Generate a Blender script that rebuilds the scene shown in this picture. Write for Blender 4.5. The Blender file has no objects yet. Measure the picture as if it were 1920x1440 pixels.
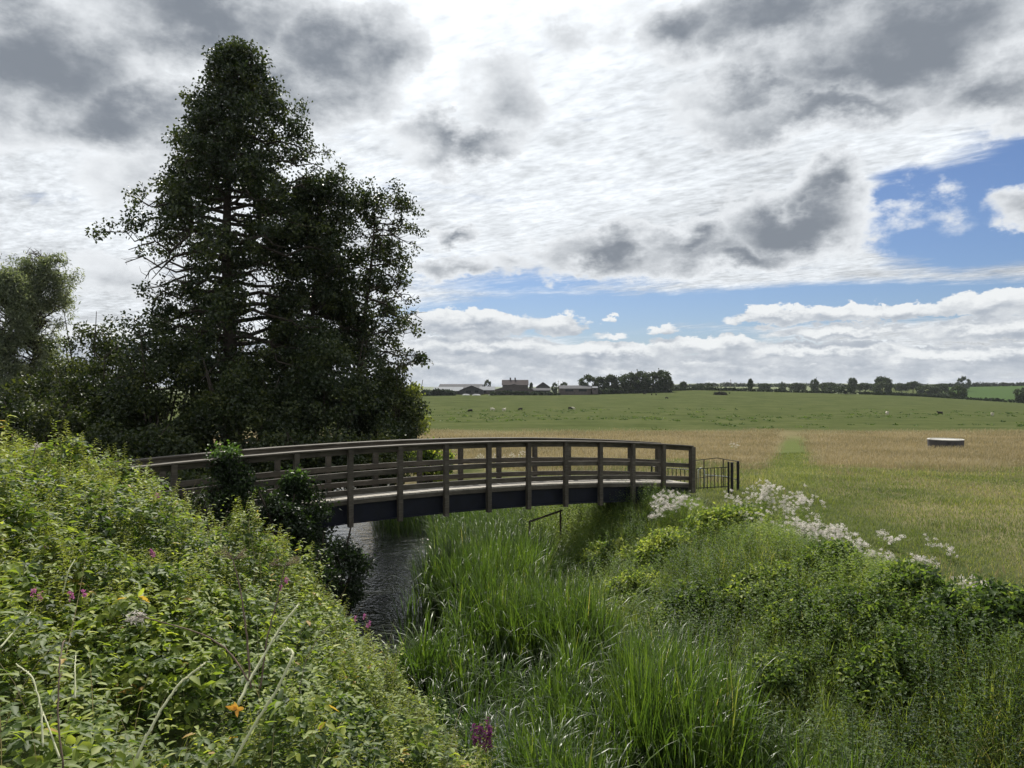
import bpy, math, random
import numpy as np
from mathutils import Vector
random.seed(7)
rng = np.random.default_rng(11)
SC = bpy.context.scene
COL = SC.collection
R = math.radians
F = 1387.0                      # focal length in photo pixels (26 mm equivalent)

# ------------------------------------------------------------------ camera, sky, sun, exposure
cam_d = bpy.data.cameras.new("camera"); cam = bpy.data.objects.new("camera", cam_d); COL.objects.link(cam)
cam.location = (0, 0, 0); cam.rotation_euler = (R(90), 0, 0)
cam_d.sensor_width = 36; cam_d.lens = 36 * F / 1920
cam_d.clip_start = 0.05; cam_d.clip_end = 20000
SC.camera = cam
SC.view_settings.view_transform = 'Standard'; SC.view_settings.look = 'None'
SC.view_settings.exposure = 0.28; SC.view_settings.gamma = 1
SC.cycles.max_bounces = 8; SC.cycles.transparent_max_bounces = 8
SC.cycles.transmission_bounces = 6; SC.cycles.diffuse_bounces = 3; SC.cycles.glossy_bounces = 3
SC.cycles.sample_clamp_indirect = 6

SUN_AZ, SUN_EL = R(-9), R(47)
sdir = Vector((math.sin(SUN_AZ) * math.cos(SUN_EL), math.cos(SUN_AZ) * math.cos(SUN_EL), math.sin(SUN_EL)))
sl = bpy.data.lights.new("sun", 'SUN'); so = bpy.data.objects.new("sun", sl); COL.objects.link(so)
sl.energy = 4.8; sl.angle = R(0.5); sl.color = (1.0, 0.95, 0.86)
so.location = (0, 0, 60); so.rotation_euler = sdir.to_track_quat('Z', 'Y').to_euler()

world = bpy.data.worlds.new("World"); SC.world = world; world.use_nodes = True
NT = world.node_tree
for n in list(NT.nodes): NT.nodes.remove(n)

class X:                        # tiny expression wrapper over shader Math nodes
    tree = NT
    def __init__(s, v): s.v = v
    def __add__(a, b): return mth('ADD', a, b)
    __radd__ = __add__
    def __sub__(a, b): return mth('SUBTRACT', a, b)
    def __rsub__(a, b): return mth('SUBTRACT', b, a)
    def __mul__(a, b): return mth('MULTIPLY', a, b)
    __rmul__ = __mul__
    def __truediv__(a, b): return mth('DIVIDE', a, b)
def plug(tree, sock, v):
    if isinstance(v, X): tree.links.new(v.v, sock)
    else: sock.default_value = v
def mth(op, *a, clamp=False):
    n = X.tree.nodes.new('ShaderNodeMath'); n.operation = op; n.use_clamp = clamp
    for i, v in enumerate(a): plug(X.tree, n.inputs[i], v)
    return X(n.outputs[0])
def sstep(lo, hi, v):
    n = X.tree.nodes.new('ShaderNodeMapRange'); n.interpolation_type = 'SMOOTHSTEP'
    plug(X.tree, n.inputs[0], v); n.inputs[1].default_value = lo; n.inputs[2].default_value = hi
    return X(n.outputs[0])
def xyz(x, y, z=0.0):
    n = X.tree.nodes.new('ShaderNodeCombineXYZ')
    for i, v in enumerate((x, y, z)): plug(X.tree, n.inputs[i], v)
    return X(n.outputs[0])
def noise(vec, scale, detail=4, rough=.5, dist=0.0):
    n = X.tree.nodes.new('ShaderNodeTexNoise'); plug(X.tree, n.inputs['Vector'], vec)
    n.inputs['Scale'].default_value = scale; n.inputs['Detail'].default_value = detail
    n.inputs['Roughness'].default_value = rough; n.inputs['Distortion'].default_value = dist
    return X(n.outputs['Fac'])
def mixc(f, a, b):
    n = X.tree.nodes.new('ShaderNodeMix'); n.data_type = 'RGBA'
    plug(X.tree, n.inputs[0], f)
    for i, v in ((6, a), (7, b)):
        if isinstance(v, tuple): n.inputs[i].default_value = (*v, 1)
        else: plug(X.tree, n.inputs[i], v)
    return X(n.outputs[2])

tc = NT.nodes.new('ShaderNodeTexCoord'); sp = NT.nodes.new('ShaderNodeSeparateXYZ')
NT.links.new(tc.outputs['Generated'], sp.inputs[0])
dx, dy, dz = (X(sp.outputs[i]) for i in range(3))
az = mth('ARCTAN2', dx, dy); el = mth('ARCSINE', dz)
def pe(px, py):                 # photo pixel -> azimuth, elevation of that piece of sky
    return math.atan((px - 960) / F), math.atan((720 - py) / math.hypot(F, px - 960))
def ell_field(lst, azn, eln):
    out = None
    for (px, py, rx, ry, w) in lst:
        a0, e0 = pe(px, py); ra, re = rx / F * math.cos(a0) ** 2, ry / F * math.cos(a0)
        q = mth('SQRT', mth('POWER', (azn - a0) * (1 / ra), 2.0) + mth('POWER', (eln - e0) * (1 / re), 2.0))
        v = (1.0 - q) * w
        out = v if out is None else mth('MAXIMUM', out, v)
    return out
nw = noise(xyz(az, el * 1.5), 5, 7, .58)
nw2 = noise(xyz(az + 3.3, el * 1.5), 14, 8, .62)
wa = az + (nw - .5) * .26; we = el + (noise(xyz(az + 9, el * 1.6), 8, 7, .62) - .5) * .15
BIG = [(60, 130, 260, 150, 1.1), (230, 220, 190, 90, .95), (400, 40, 290, 130, 1.2), (500, 150, 200, 90, .9), (620, 110, 160, 110, 1.), (600, 190, 110, 60, .6),
       (1280, 70, 110, 60, .7), (1480, 30, 180, 80, .8), (1720, 70, 330, 140, 1.2), (1450, 170, 230, 60, .8), (1850, 180, 200, 70, .8),
       (860, 265, 130, 40, .8), (940, 170, 90, 60, .35), (845, 435, 55, 20, .8), (850, 500, 80, 28, .6), (960, 490, 60, 20, .35),
       (1130, 480, 130, 50, .95), (1260, 445, 120, 45, .9), (1500, 415, 210, 75, 1.2), (1390, 480, 170, 40, .9), (1560, 350, 80, 55, .9),
       (300, 330, 130, 70, .35), (200, 520, 120, 40, .3),
       (1895, 405, 90, 40, .45), (1290, 465, 330, 52, .65), (1060, 60, 120, 50, .25), (700, 90, 90, 80, .7), (1620, 120, 300, 90, .9), (1560, 200, 330, 50, .8)]
nbig = noise(xyz(az + 1.7, el * 1.7), 4.2, 8, .6)
fbig = ell_field(BIG, wa, we) * 1.25 + (nw2 - .5) * .85 + (nbig - .5) * 1.0 + .10
abig = sstep(-.06, .30, fbig); tbig = fbig
SKYT = (.46, .53, .68)
# high thin rippled layer
zz = mth('MAXIMUM', dz, 0.0) + .06
ppx, ppy = dx / zz, dy / zz
rip = noise(xyz(ppx * 2.4 + ppy * 2.4, ppy * 1.1 - ppx * .9), 3.2, 6, .66, .5)
mack = noise(xyz(ppx * 1.2 + ppy * 2.2, ppy * .6 - ppx * 1.4), 11, 3, .55, .3)
soft = noise(xyz(ppx, ppy), .9, 6, .6, .2)
streak = noise(xyz(az * 2.6, el * 34), 1.0, 7, .62, .3)
BLUE = [(1800, 400, 240, 105, 2.6), (1930, 290, 260, 80, .8), (1700, 330, 90, 30, .8), (1500, 572, 620, 52, 1.6), (1050, 590, 380, 56, 1.5), (1250, 640, 330, 45, .9),
        (1850, 470, 260, 55, 1.0), (1000, 530, 330, 34, .7), (1560, 545, 500, 26, .35), (1500, 200, 260, 60, .1)]
fb = mth('MAXIMUM', ell_field(BLUE, az + (nw - .5) * .07, el + (nw2 - .5) * .02), 0.0)
ahigh = sstep(.05, .80, .86 - fb * 1.35 + (streak - .5) * 1.1 + (rip - .5) * .7)
# low cumulus rows, lit from above, grey below
def low(eln):
    LOWC = [(880, 607, 150, 30, 1.), (1050, 610, 60, 22, .8), (1130, 600, 14, 7, .5), (1145, 630, 40, 10, .35), (1240, 618, 34, 8, .4), (1440, 592, 95, 22, 1.),
            (1640, 585, 160, 22, 1.), (1870, 568, 110, 30, 1.), (1570, 622, 150, 16, .9), (1850, 618, 170, 26, 1.),
            (1330, 648, 130, 20, .9), (900, 655, 190, 26, 1.), (1120, 662, 200, 20, 1.), (1520, 660, 220, 20, 1.), (1800, 665, 240, 20, 1.), (500, 640, 240, 30, 1.), (100, 640, 260, 40, 1.)]
    w = ell_field(LOWC, az + (noise(xyz(az, eln * 2.2), 18, 6, .6) - .5) * .07, eln + (noise(xyz(az + 5, eln * 1.8), 26, 7, .62) - .5) * .046)
    band = sstep(R(4.2), R(1.2), eln) * 1.0 + (noise(xyz(az * 11, eln * 26), 1.0, 7, .62) - .5) * 2.2 - .6
    return mth('MAXIMUM', w, band)
f0 = low(el); f1 = low(el + .011)
alow = sstep(.0, .16, f0)
slow = sstep(-.16, .34, f1)
# colours (radiance; the Background strength is 0.1)
sunv = NT.nodes.new('ShaderNodeVectorMath'); sunv.operation = 'DOT_PRODUCT'
NT.links.new(tc.outputs['Generated'], sunv.inputs[0]); sunv.inputs[1].default_value = sdir
glow = mth('POWER', mth('MAXIMUM', X(sunv.outputs['Value']), 0.0), 5.0)
sky = NT.nodes.new('ShaderNodeTexSky'); sky.sky_type = 'NISHITA'; sky.sun_disc = False
sky.sun_elevation = SUN_EL; sky.sun_rotation = SUN_AZ; sky.air_density = 1.0; sky.dust_density = .6; sky.ozone_density = 2.5; sky.altitude = 50
hs = NT.nodes.new('ShaderNodeHueSaturation'); NT.links.new(sky.outputs[0], hs.inputs['Color'])
hs.inputs['Saturation'].default_value = .98; hs.inputs['Value'].default_value = 1.0
def scale_col(c, f):
    n = NT.nodes.new('ShaderNodeVectorMath'); n.operation = 'SCALE'
    if isinstance(c, tuple): n.inputs[0].default_value = c
    else: NT.links.new(c.v, n.inputs[0])
    plug(NT, n.inputs['Scale'], f); return X(n.outputs[0])
bm = NT.nodes.new('ShaderNodeVectorMath'); bm.operation = 'MULTIPLY'; NT.links.new(hs.outputs[0], bm.inputs[0]); bm.inputs[1].default_value = SKYT
base = X(bm.outputs[0])
hb = .60 + (rip - .5) * .62 + (mack - .5) * .46 + (soft - .5) * .95 + (nw2 - .5) * .35 + glow * .50
chigh = scale_col((6.95, 7.3, 7.65), mth('MAXIMUM', hb, .2) * 1.27)
c = mixc(ahigh, base, chigh)
rel = f0 - f1
slow2 = 1.0 - sstep(-.25, 1.0, .42 + mth('MAXIMUM', rel, -.02) * 1.3 - mth('MINIMUM', f0, .8) * .55 + (noise(xyz(az, el * 2), 26, 6, .6) - .5) * 1.3)
clowc = mixc(slow2, (7.2, 7.4, 7.5), (3.2, 3.6, 4.2))
c = mixc(alow, c, clowc)
shade = sstep(-.05, 1.25, tbig + (noise(xyz(az * 2 + 7, el * 3.2), 3.4, 8, .62) - .5) * 1.0)
cbig = mixc(shade, (7.4, 7.65, 7.9), (1.95, 2.2, 2.55))
c = mixc(abig, c, cbig)
lpn = NT.nodes.new('ShaderNodeBackground'); plug(NT, lpn.inputs[0], c); lpn.inputs[1].default_value = 0.1
wo = NT.nodes.new('ShaderNodeOutputWorld'); NT.links.new(lpn.outputs[0], wo.inputs[0])
world.cycles.sampling_method = 'MANUAL'; world.cycles.sample_map_resolution = 512

# ------------------------------------------------------------------ helpers
def setp(o, label=None, cat=None, group=None, kind=None):
    if label: o['label'] = label
    if cat: o['category'] = cat
    if group: o['group'] = group
    if kind: o['kind'] = kind
    return o
def empty(name, loc, label, cat, group=None):
    o = bpy.data.objects.new(name, None); COL.objects.link(o); o.location = loc
    o.empty_display_size = .2
    return setp(o, label, cat, group)
def link_mesh(name, me, mat, parent=None):
    o = bpy.data.objects.new(name, me); COL.objects.link(o)
    for m in (mat if isinstance(mat, (list, tuple)) else [mat]):
        if m: me.materials.append(m)
    if parent:
        o.parent = parent; o.matrix_parent_inverse = parent.matrix_basis.inverted()
    return o
def mesh_np(name, V, Fa, mat, parent=None, tint=None, smooth=False, origin=None):
    """V (n,3), Fa (m,k) with k 3 or 4; origin: shift so the object sits at origin (only for top-level things)."""
    V = np.asarray(V, dtype=np.float64); Fa = np.asarray(Fa, dtype=np.int32)
    if origin is not None: V = V - np.asarray(origin)
    me = bpy.data.meshes.new(name)
    m, k = Fa.shape
    me.vertices.add(len(V)); me.vertices.foreach_set('co', V.astype(np.float32).ravel())
    me.loops.add(m * k); me.loops.foreach_set('vertex_index', Fa.ravel())
    me.polygons.add(m); me.polygons.foreach_set('loop_start', np.arange(0, m * k, k, dtype=np.int32))
    try: me.polygons.foreach_set('loop_total', np.full(m, k, dtype=np.int32))
    except Exception: pass
    me.update(calc_edges=True)
    if tint is not None:
        at = me.attributes.new('tint', 'FLOAT', 'FACE'); at.data.foreach_set('value', np.clip(tint, 0, 1).astype(np.float32))
    if smooth: me.polygons.foreach_set('use_smooth', np.ones(m, dtype=bool))
    o = link_mesh(name, me, mat, parent)
    if origin is not None: o.location = origin
    return o
def nrm(a): return a / (np.linalg.norm(a, axis=-1, keepdims=True) + 1e-9)
_ng = {}
def vn(x, y, seed=0, s=1.0):     # value noise in -1..1
    g = _ng.setdefault(seed, np.random.default_rng(900 + seed).uniform(-1, 1, (256, 256)))
    x = np.asarray(x, float) * s + 1000.3; y = np.asarray(y, float) * s + 1000.7
    xi = np.floor(x).astype(int); yi = np.floor(y).astype(int); fx = x - xi; fy = y - yi
    fx = fx * fx * (3 - 2 * fx); fy = fy * fy * (3 - 2 * fy)
    a = g[xi % 256, yi % 256]; b = g[(xi + 1) % 256, yi % 256]; c_ = g[xi % 256, (yi + 1) % 256]; d_ = g[(xi + 1) % 256, (yi + 1) % 256]
    return (a * (1 - fx) + b * fx) * (1 - fy) + (c_ * (1 - fx) + d_ * fx) * fy
def sm(lo, hi, v): t = np.clip((np.asarray(v, float) - lo) / (hi - lo), 0, 1); return t * t * (3 - 2 * t)

class MB:                        # collects solid pieces
    def __init__(s): s.V = []; s.F = []
    def add(s, V, F_):
        o = sum(len(v) for v in s.V); s.V.append(np.asarray(V, float)); s.F.extend([tuple(i + o for i in f) for f in F_]); return s
    def hexa(s, P8):
        return s.add(P8, [(0, 3, 2, 1), (4, 5, 6, 7), (0, 1, 5, 4), (1, 2, 6, 5), (2, 3, 7, 6), (3, 0, 4, 7)])
    def box(s, c, size, rz=0):
        hx, hy, hz = [v / 2 for v in size]; cs, sn = math.cos(rz), math.sin(rz); P = []
        for z in (-hz, hz):
            for x, y in ((-hx, -hy), (hx, -hy), (hx, hy), (-hx, hy)):
                P.append((c[0] + x * cs - y * sn, c[1] + x * sn + y * cs, c[2] + z))
        return s.hexa(P)
    def tube(s, pts, rad, n=6, cap=True):
        pts = [Vector(p) for p in pts]; rad = rad if hasattr(rad, '__len__') else [rad] * len(pts)
        V = []; Fs = []; ref = None
        for i, p in enumerate(pts):
            t = (pts[min(i + 1, len(pts) - 1)] - pts[max(i - 1, 0)]).normalized()
            if ref is None: ref = t.orthogonal().normalized()
            ref = (ref - t * ref.dot(t)); ref = ref.normalized() if ref.length > 1e-5 else t.orthogonal().normalized()
            b = t.cross(ref)
            for k in range(n):
                a = 2 * math.pi * k / n; V.append(p + (ref * math.cos(a) + b * math.sin(a)) * rad[i])
        for i in range(len(pts) - 1):
            for k in range(n):
                Fs.append((i * n + k, i * n + (k + 1) % n, (i + 1) * n + (k + 1) % n, (i + 1) * n + k))
        if cap: Fs.append(tuple(range(n - 1, -1, -1))); Fs.append(tuple((len(pts) - 1) * n + k for k in range(n)))
        return s.add([tuple(v) for v in V], Fs)
    def build(s, name, mat, parent=None, bevel=0, smooth=False, origin=None):
        V = np.concatenate(s.V)
        if origin is not None: V = V - np.asarray(origin)
        me = bpy.data.meshes.new(name); me.from_pydata([tuple(v) for v in V], [], s.F); me.update()
        if smooth:
            for p in me.polygons: p.use_smooth = True
        o = link_mesh(name, me, mat, parent)
        if origin is not None: o.location = origin
        if bevel:
            m = o.modifiers.new('bevel', 'BEVEL'); m.width = bevel; m.segments = 2; m.limit_method = 'ANGLE'
        return o

# ------------------------------------------------------------------ materials
def mat(name):
    m = bpy.data.materials.new(name); m.use_nodes = True; t = m.node_tree; X.tree = t
    return m, t, t.nodes['Principled BSDF'], t.nodes['Material Output']
def attr(t, name='tint'):
    n = t.nodes.new('ShaderNodeAttribute'); n.attribute_name = name; return X(n.outputs['Fac'])
def ramp(t, f, stops):
    n = t.nodes.new('ShaderNodeValToRGB'); plug(t, n.inputs[0], f); e = n.color_ramp.elements
    e[0].position = stops[0][0]; e[0].color = (*stops[0][1], 1); e[1].position = stops[-1][0]; e[1].color = (*stops[-1][1], 1)
    for p, c_ in stops[1:-1]: q = e.new(p); q.color = (*c_, 1)
    return X(n.outputs[0])
def wpos(t):
    g = t.nodes.new('ShaderNodeNewGeometry'); s = t.nodes.new('ShaderNodeSeparateXYZ'); t.links.new(g.outputs['Position'], s.inputs[0])
    return X(g.outputs['Position']), X(s.outputs[0]), X(s.outputs[1]), X(s.outputs[2])
def opos(t):
    g = t.nodes.new('ShaderNodeTexCoord'); return X(g.outputs['Object'])
def bump(t, p, h, strength, dist=.02):
    b = t.nodes.new('ShaderNodeBump'); b.inputs['Strength'].default_value = strength; b.inputs['Distance'].default_value = dist
    plug(t, b.inputs['Height'], h); t.links.new(b.outputs[0], p.inputs['Normal'])
def leaf_mat(name, stops, trans=.38, rough=.42, spec=.5, boost=1.6, tc_=(1.08, 1.12, .5)):
    m, t, p, out = mat(name)
    f = attr(t)
    col = ramp(t, f, stops)
    plug(t, p.inputs['Base Color'], col); p.inputs['Roughness'].default_value = rough; p.inputs['Specular IOR Level'].default_value = spec
    tr = t.nodes.new('ShaderNodeBsdfTranslucent')
    n = t.nodes.new('ShaderNodeVectorMath'); n.operation = 'MULTIPLY'; t.links.new(col.v, n.inputs[0])
    n.inputs[1].default_value = tuple(boost * q for q in tc_); t.links.new(n.outputs[0], tr.inputs[0])
    mx = t.nodes.new('ShaderNodeMixShader'); mx.inputs[0].default_value = trans
    t.links.new(p.outputs[0], mx.inputs[1]); t.links.new(tr.outputs[0], mx.inputs[2]); t.links.new(mx.outputs[0], out.inputs[0])
    return m
def plain(name, col, rough=.8, var=.25, scale=6, metal=0, bump_s=.3, spec=.3):
    m, t, p, out = mat(name); o = opos(t)
    n = noise(o, scale, 6, .6)
    c1 = tuple(v * (1 - var) for v in col); c2 = tuple(min(v * (1 + var), 1) for v in col)
    plug(t, p.inputs['Base Color'], ramp(t, n, [(.3, c1), (.7, c2)])); p.inputs['Roughness'].default_value = rough
    p.inputs['Metallic'].default_value = metal; p.inputs['Specular IOR Level'].default_value = spec
    if bump_s: bump(t, p, n, bump_s)
    return m

M = {}
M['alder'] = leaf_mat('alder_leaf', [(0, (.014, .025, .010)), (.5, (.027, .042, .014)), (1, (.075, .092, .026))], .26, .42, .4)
M['willow'] = leaf_mat('willow_leaf', [(0, (.07, .09, .06)), (.5, (.14, .165, .12)), (1, (.26, .28, .22))], .42, .5)
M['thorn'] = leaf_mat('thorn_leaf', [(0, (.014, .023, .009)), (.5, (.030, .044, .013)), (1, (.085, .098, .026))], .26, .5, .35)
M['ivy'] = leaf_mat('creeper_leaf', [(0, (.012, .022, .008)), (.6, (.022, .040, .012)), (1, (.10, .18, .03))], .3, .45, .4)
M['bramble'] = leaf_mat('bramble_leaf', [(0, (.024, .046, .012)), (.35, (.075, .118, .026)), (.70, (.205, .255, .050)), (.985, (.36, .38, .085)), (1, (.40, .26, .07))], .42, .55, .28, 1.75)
M['herb'] = leaf_mat('herb_leaf', [(0, (.06, .075, .024)), (.5, (.140, .160, .044)), (1, (.27, .28, .09))], .45, .55, .35, 1.7)
M['nettle'] = leaf_mat('nettle_leaf', [(0, (.024, .046, .015)), (.45, (.085, .132, .034)), (.8, (.20, .25, .062)), (1, (.30, .33, .10))], .42, .6, .3, 1.6)
M['reed'] = leaf_mat('reed_leaf', [(0, (.016, .034, .010)), (.45, (.046, .082, .017)), (.85, (.12, .175, .030)), (1, (.32, .27, .12))], .42, .40, .5, 1.8)
M['grass'] = leaf_mat('grass_blade', [(0, (.060, .085, .026)), (.45, (.118, .145, .046)), (.75, (.21, .21, .085)), (1, (.40, .34, .19))], .36, .65, .25)
M['rank'] = leaf_mat('rank_grass_blade', [(0, (.055, .090, .018)), (.5, (.130, .180, .040)), (.85, (.27, .31, .085)), (1, (.42, .36, .18))], .42, .5, .4, 1.6)
M['dry'] = leaf_mat('dry_grass', [(0, (.16, .145, .078)), (.5, (.285, .232, .130)), (1, (.43, .36, .23))], .3, .7, .2, 1.1, (1, 1, .8))
M['fluff'] = leaf_mat('seed_fluff', [(0, (.46, .42, .39)), (1, (.82, .79, .75))], .45, .8, .2, 1.0, (1.1, 1.08, 1.05))
M['pink'] = leaf_mat('pink_petal', [(0, (.42, .10, .30)), (1, (.62, .22, .45))], .35, .6, .2, 1.2, (1, 1, 1))
M['purple'] = leaf_mat('purple_petal', [(0, (.10, .02, .085)), (1, (.24, .06, .18))], .35, .6, .2, 1.2, (1, 1, 1))
M['straw'] = leaf_mat('pale_seed_stem', [(0, (.55, .56, .36)), (1, (.80, .78, .58))], .25, .6, .3, 1.1, (1, 1, .8))
M['yellow'] = leaf_mat('yellow_leaf', [(0, (.65, .30, .04)), (1, (.85, .50, .08))], .35, .5, .3, 1.1, (1, 1, .8))
M['far'] = leaf_mat('far_foliage', [(0, (.020, .030, .016)), (.5, (.032, .046, .022)), (1, (.055, .070, .032))], .2, .7, .2)
M['hedge'] = leaf_mat('hedge_foliage', [(0, (.016, .024, .013)), (.5, (.026, .038, .018)), (1, (.044, .056, .026))], .2, .7, .2)
M['bark'] = plain('bark', (.055, .045, .035), .9, .4, 9, bump_s=.8)
M['stalk'] = plain('dead_stalk', (.12, .085, .06), .8, .35, 20)
M['far'] = leaf_mat('far_foliage', [(0, (.020, .034, .016)), (.5, (.034, .052, .022)), (1, (.060, .080, .032))], .2, .7, .2)
M['hedge'] = leaf_mat('hedge_foliage', [(0, (.016, .028, .013)), (.5, (.026, .042, .018)), (1, (.046, .062, .026))], .2, .7, .2)
M['steel'] = plain('black_painted_steel', (.012, .012, .013), .45, .3, 12)
M['galv'] = plain('galvanised_steel', (.42, .43, .43), .45, .2, 15, metal=.6)
M['rust'] = plain('rusty_pipe', (.05, .035, .028), .6, .4, 20)
M['navy'] = plain('navy_steel', (.0045, .006, .014), .6, .4, 3)
M['concrete'] = plain('concrete', (.42, .41, .38), .85, .2, 4)
M['tank'] = plain('tank_side', (.055, .052, .055), .75, .35, 3)
M['wool'] = plain('wool', (.62, .57, .47), .95, .15, 9)
M['darkwool'] = plain('dark_fleece', (.018, .015, .013), .95, .2, 9)
M['roofgrey'] = plain('grey_sheet_roof', (.10, .10, .105), .9, .2, .6, spec=.05)
M['roofwhite'] = plain('pale_sheet_roof', (.24, .25, .265), .9, .08, .5, spec=.05)
M['rooftile'] = plain('brown_tile_roof', (.045, .036, .036), .8, .25, .8, spec=.05)
M['brickwall'] = plain('dull_brick_wall', (.10, .085, .08), .9, .25, 1, spec=.05)
M['darkwall'] = plain('dark_timber_wall', (.06, .06, .062), .9, .3, 1, spec=.05)
M['window'] = plain('window_glass', (.02, .025, .03), .1, .1, 1)
M['white'] = plain('white_sheeting', (.36, .36, .36), .9, .2, 2, spec=.05)

def wood_mat(name, c1, c2, c3):
    m, t, p, out = mat(name); o = opos(t)
    s = t.nodes.new('ShaderNodeSeparateXYZ'); t.links.new(o.v, s.inputs[0])
    a = X(s.outputs[0]) * .836 + X(s.outputs[1]) * .549
    w = X(s.outputs[1]) * .836 - X(s.outputs[0]) * .549
    g = noise(xyz(a * 3, w * 40, X(s.outputs[2]) * 40), 1.0, 5, .6)
    g2 = noise(o, 1.7, 5, .65)
    col = ramp(t, g * .55 + g2 * .5, [(.35, c1), (.52, c2), (.72, c3)])
    plug(t, p.inputs['Base Color'], col); p.inputs['Roughness'].default_value = .75; p.inputs['Specular IOR Level'].default_value = .35
    bump(t, p, g, .5, .01); return m
M['wood'] = wood_mat('weathered_rail_wood', (.034, .029, .022), (.066, .056, .043), (.135, .118, .094))
M['deck'] = wood_mat('sunlit_deck_wood', (.19, .17, .14), (.28, .255, .215), (.38, .355, .315))  # sunlight on the deck top put into its pale colour

# ------------------------------------------------------------------ terrain
AC = np.array([-1.0, .1, .25, .45, .55, .69, 1.2])
TY = np.array([25, 30, 40, 55, 85, 140, 250, 330, 450, 600, 700, 900, 1500, 4000.])
_c = [920, 893, 863, 840, 812, 788, 766, 752, 737, 741, 737, 728, 723, 719]
_cl = [920, 893, 863, 840, 812, 788, 766, 752, 737, 745, 744, 741, 736, 726]
_tab = {0: _cl, 1: _cl,
        2: [920, 893, 863, 840, 812, 788, 764, 748, 731, 740, 736, 726, 722, 719],
        3: [920, 893, 863, 840, 812, 788, 766, 752, 738, 743, 737, 727, 722, 719],
        4: [920, 893, 863, 840, 812, 789, 768, 755, 743, 746, 739, 727, 723, 720],
        5: [920, 893, 863, 840, 813, 790, 772, 763, 756, 757, 748, 723, 724, 721],
        6: [920, 893, 863, 840, 814, 792, 776, 770, 766, 764, 750, 716, 720, 720]}
TT = np.array([_tab[i] for i in range(7)], float)
LY = np.log(TY)
def field_z(x, y):
    x = np.asarray(x, float); y = np.asarray(y, float)
    Y = np.maximum(y, 25.0); a = np.clip(x / Y, AC[0], AC[-1]); L = np.clip(np.log(Y), LY[0], LY[-1])
    j = np.clip(np.searchsorted(AC, a, side='right') - 1, 0, 5); fa = (a - AC[j]) / (AC[j + 1] - AC[j])
    i = np.clip(np.searchsorted(LY, L, side='right') - 1, 0, len(LY) - 2); fl = (L - LY[i]) / (LY[i + 1] - LY[i])
    py = (TT[j, i] * (1 - fl) + TT[j, i + 1] * fl) * (1 - fa) + (TT[j + 1, i] * (1 - fl) + TT[j + 1, i + 1] * fl) * fa
    return (720 - py) / F * np.minimum(Y, 4000)
def dd(x, y): return (x - .5) * -.894 + (y - 5) * -.447        # metres to the left of the near bank's brink
def veg_top(x, y):              # top of the growth on the near bank
    d = dd(x, y) + 2.3 * sm(15, 22, y)
    d = d - .5
    s = np.where(d > .4, -2.63 + .56 * (d - .4) - .012 * (d - .4) ** 2, -2.63 + 1.15 * (d - .4))
    s = np.minimum(s, -.88)
    k = sm(10.5, 15, y)
    return s * (1 - k) + np.where(d > .4, -3.0, -3.0 + 1.15 * (d - .4)) * k
def right_edge(y): return -8.6 - .26 * np.clip(np.asarray(y, float) - 11, 0, 12)
WATER = -5.0
def ground_z(x, y):
    x = np.asarray(x, float); y = np.asarray(y, float); d = dd(x, y)
    dlw = d + 2.3 * sm(15, 22, y)
    left = np.maximum(veg_top(x, y) - .75, -5.9)
    left = np.where(dlw > -1.2, left, -5.75); left = np.where(dlw > 2, np.minimum(left, -1.75 - 1.75 * sm(10.5, 15, y)), left)
    e = right_edge(y)
    fz = field_z(x, y) + .05 * vn(x, y, 3, .35)
    right = fz + (-5.12 - fz) * sm(e, e + 4.0, d)
    z = np.where(dlw > -1.2, left, -5.75)
    z = np.where(d < e + 4.0, right, z)
    # the channel fades out into the field well behind the trees
    k = sm(46, 60, y); far = field_z(x, y)
    z = z * (1 - k) + far * k
    # left of the stream beyond the bridge: flat at bank level
    return z
def graded(lo, hi, a, b, step, g):
    v = list(np.arange(a, b + 1e-6, step)); s = step; c_ = v[-1]
    while c_ < hi: s *= g; c_ += s; v.append(c_)
    s = step; c_ = v[0]; pre = []
    while c_ > lo: s *= g; c_ -= s; pre.append(c_)
    return np.array(pre[::-1] + v)
gx = graded(-3500, 4500, -16, 18, .4, 1.07); gy = graded(-60, 4500, 0, 34, .4, 1.035)
GX, GY = np.meshgrid(gx, gy); GZ = ground_z(GX, GY)
nx, ny = len(gx), len(gy)
idx = (np.arange(ny - 1)[:, None] * nx + np.arange(nx - 1)[None, :]).ravel()
Q = np.stack([idx, idx + 1, idx + nx + 1, idx + nx], 1)
m, t, p, out = mat('meadow_ground')
pos, wx, wy, wz = wpos(t)
n_s = noise(pos, .9, 6, .6); n_b = noise(pos, .11, 5, .55); n_f = noise(pos, 7, 5, .65)
st = noise(xyz(wx * .07, wy * .22), 1.0, 6, .62)               # tufts running along the slope
green = ramp(t, n_s * .4 + n_f * .25 + n_b * .5, [(.40, (.042, .056, .021)), (.57, (.066, .080, .031)), (.74, (.100, .108, .046))])
green = mixc(sstep(.55, .68, st) * .5, green, (.036, .046, .019))
dry = ramp(t, n_s * .45 + n_f * .3 + n_b * .3, [(.36, (.135, .115, .064)), (.52, (.20, .163, .095)), (.7, (.285, .235, .145))])
ratio = wx / mth('MAXIMUM', wy, 1.0)
yy = wy + (n_b - .5) * 44 + (n_s - .5) * 12
bandA = sstep(31, 42, yy) * (1.0 - sstep(72, 104, yy))
patch = sstep(.44, .58, noise(xyz(wx * .10, wy * .16), 1.0, 5, .6)) * sstep(9, 11, wx) * (1.0 - sstep(30, 34, wy)) * .6
pathm = 1.0 - sstep(.6, 2.0, mth('ABSOLUTE', wx - (10.6 + (wy - 28.0) * .386) + (n_s - .5) * 1.6 + (n_b - .5) * 1.5))
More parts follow.
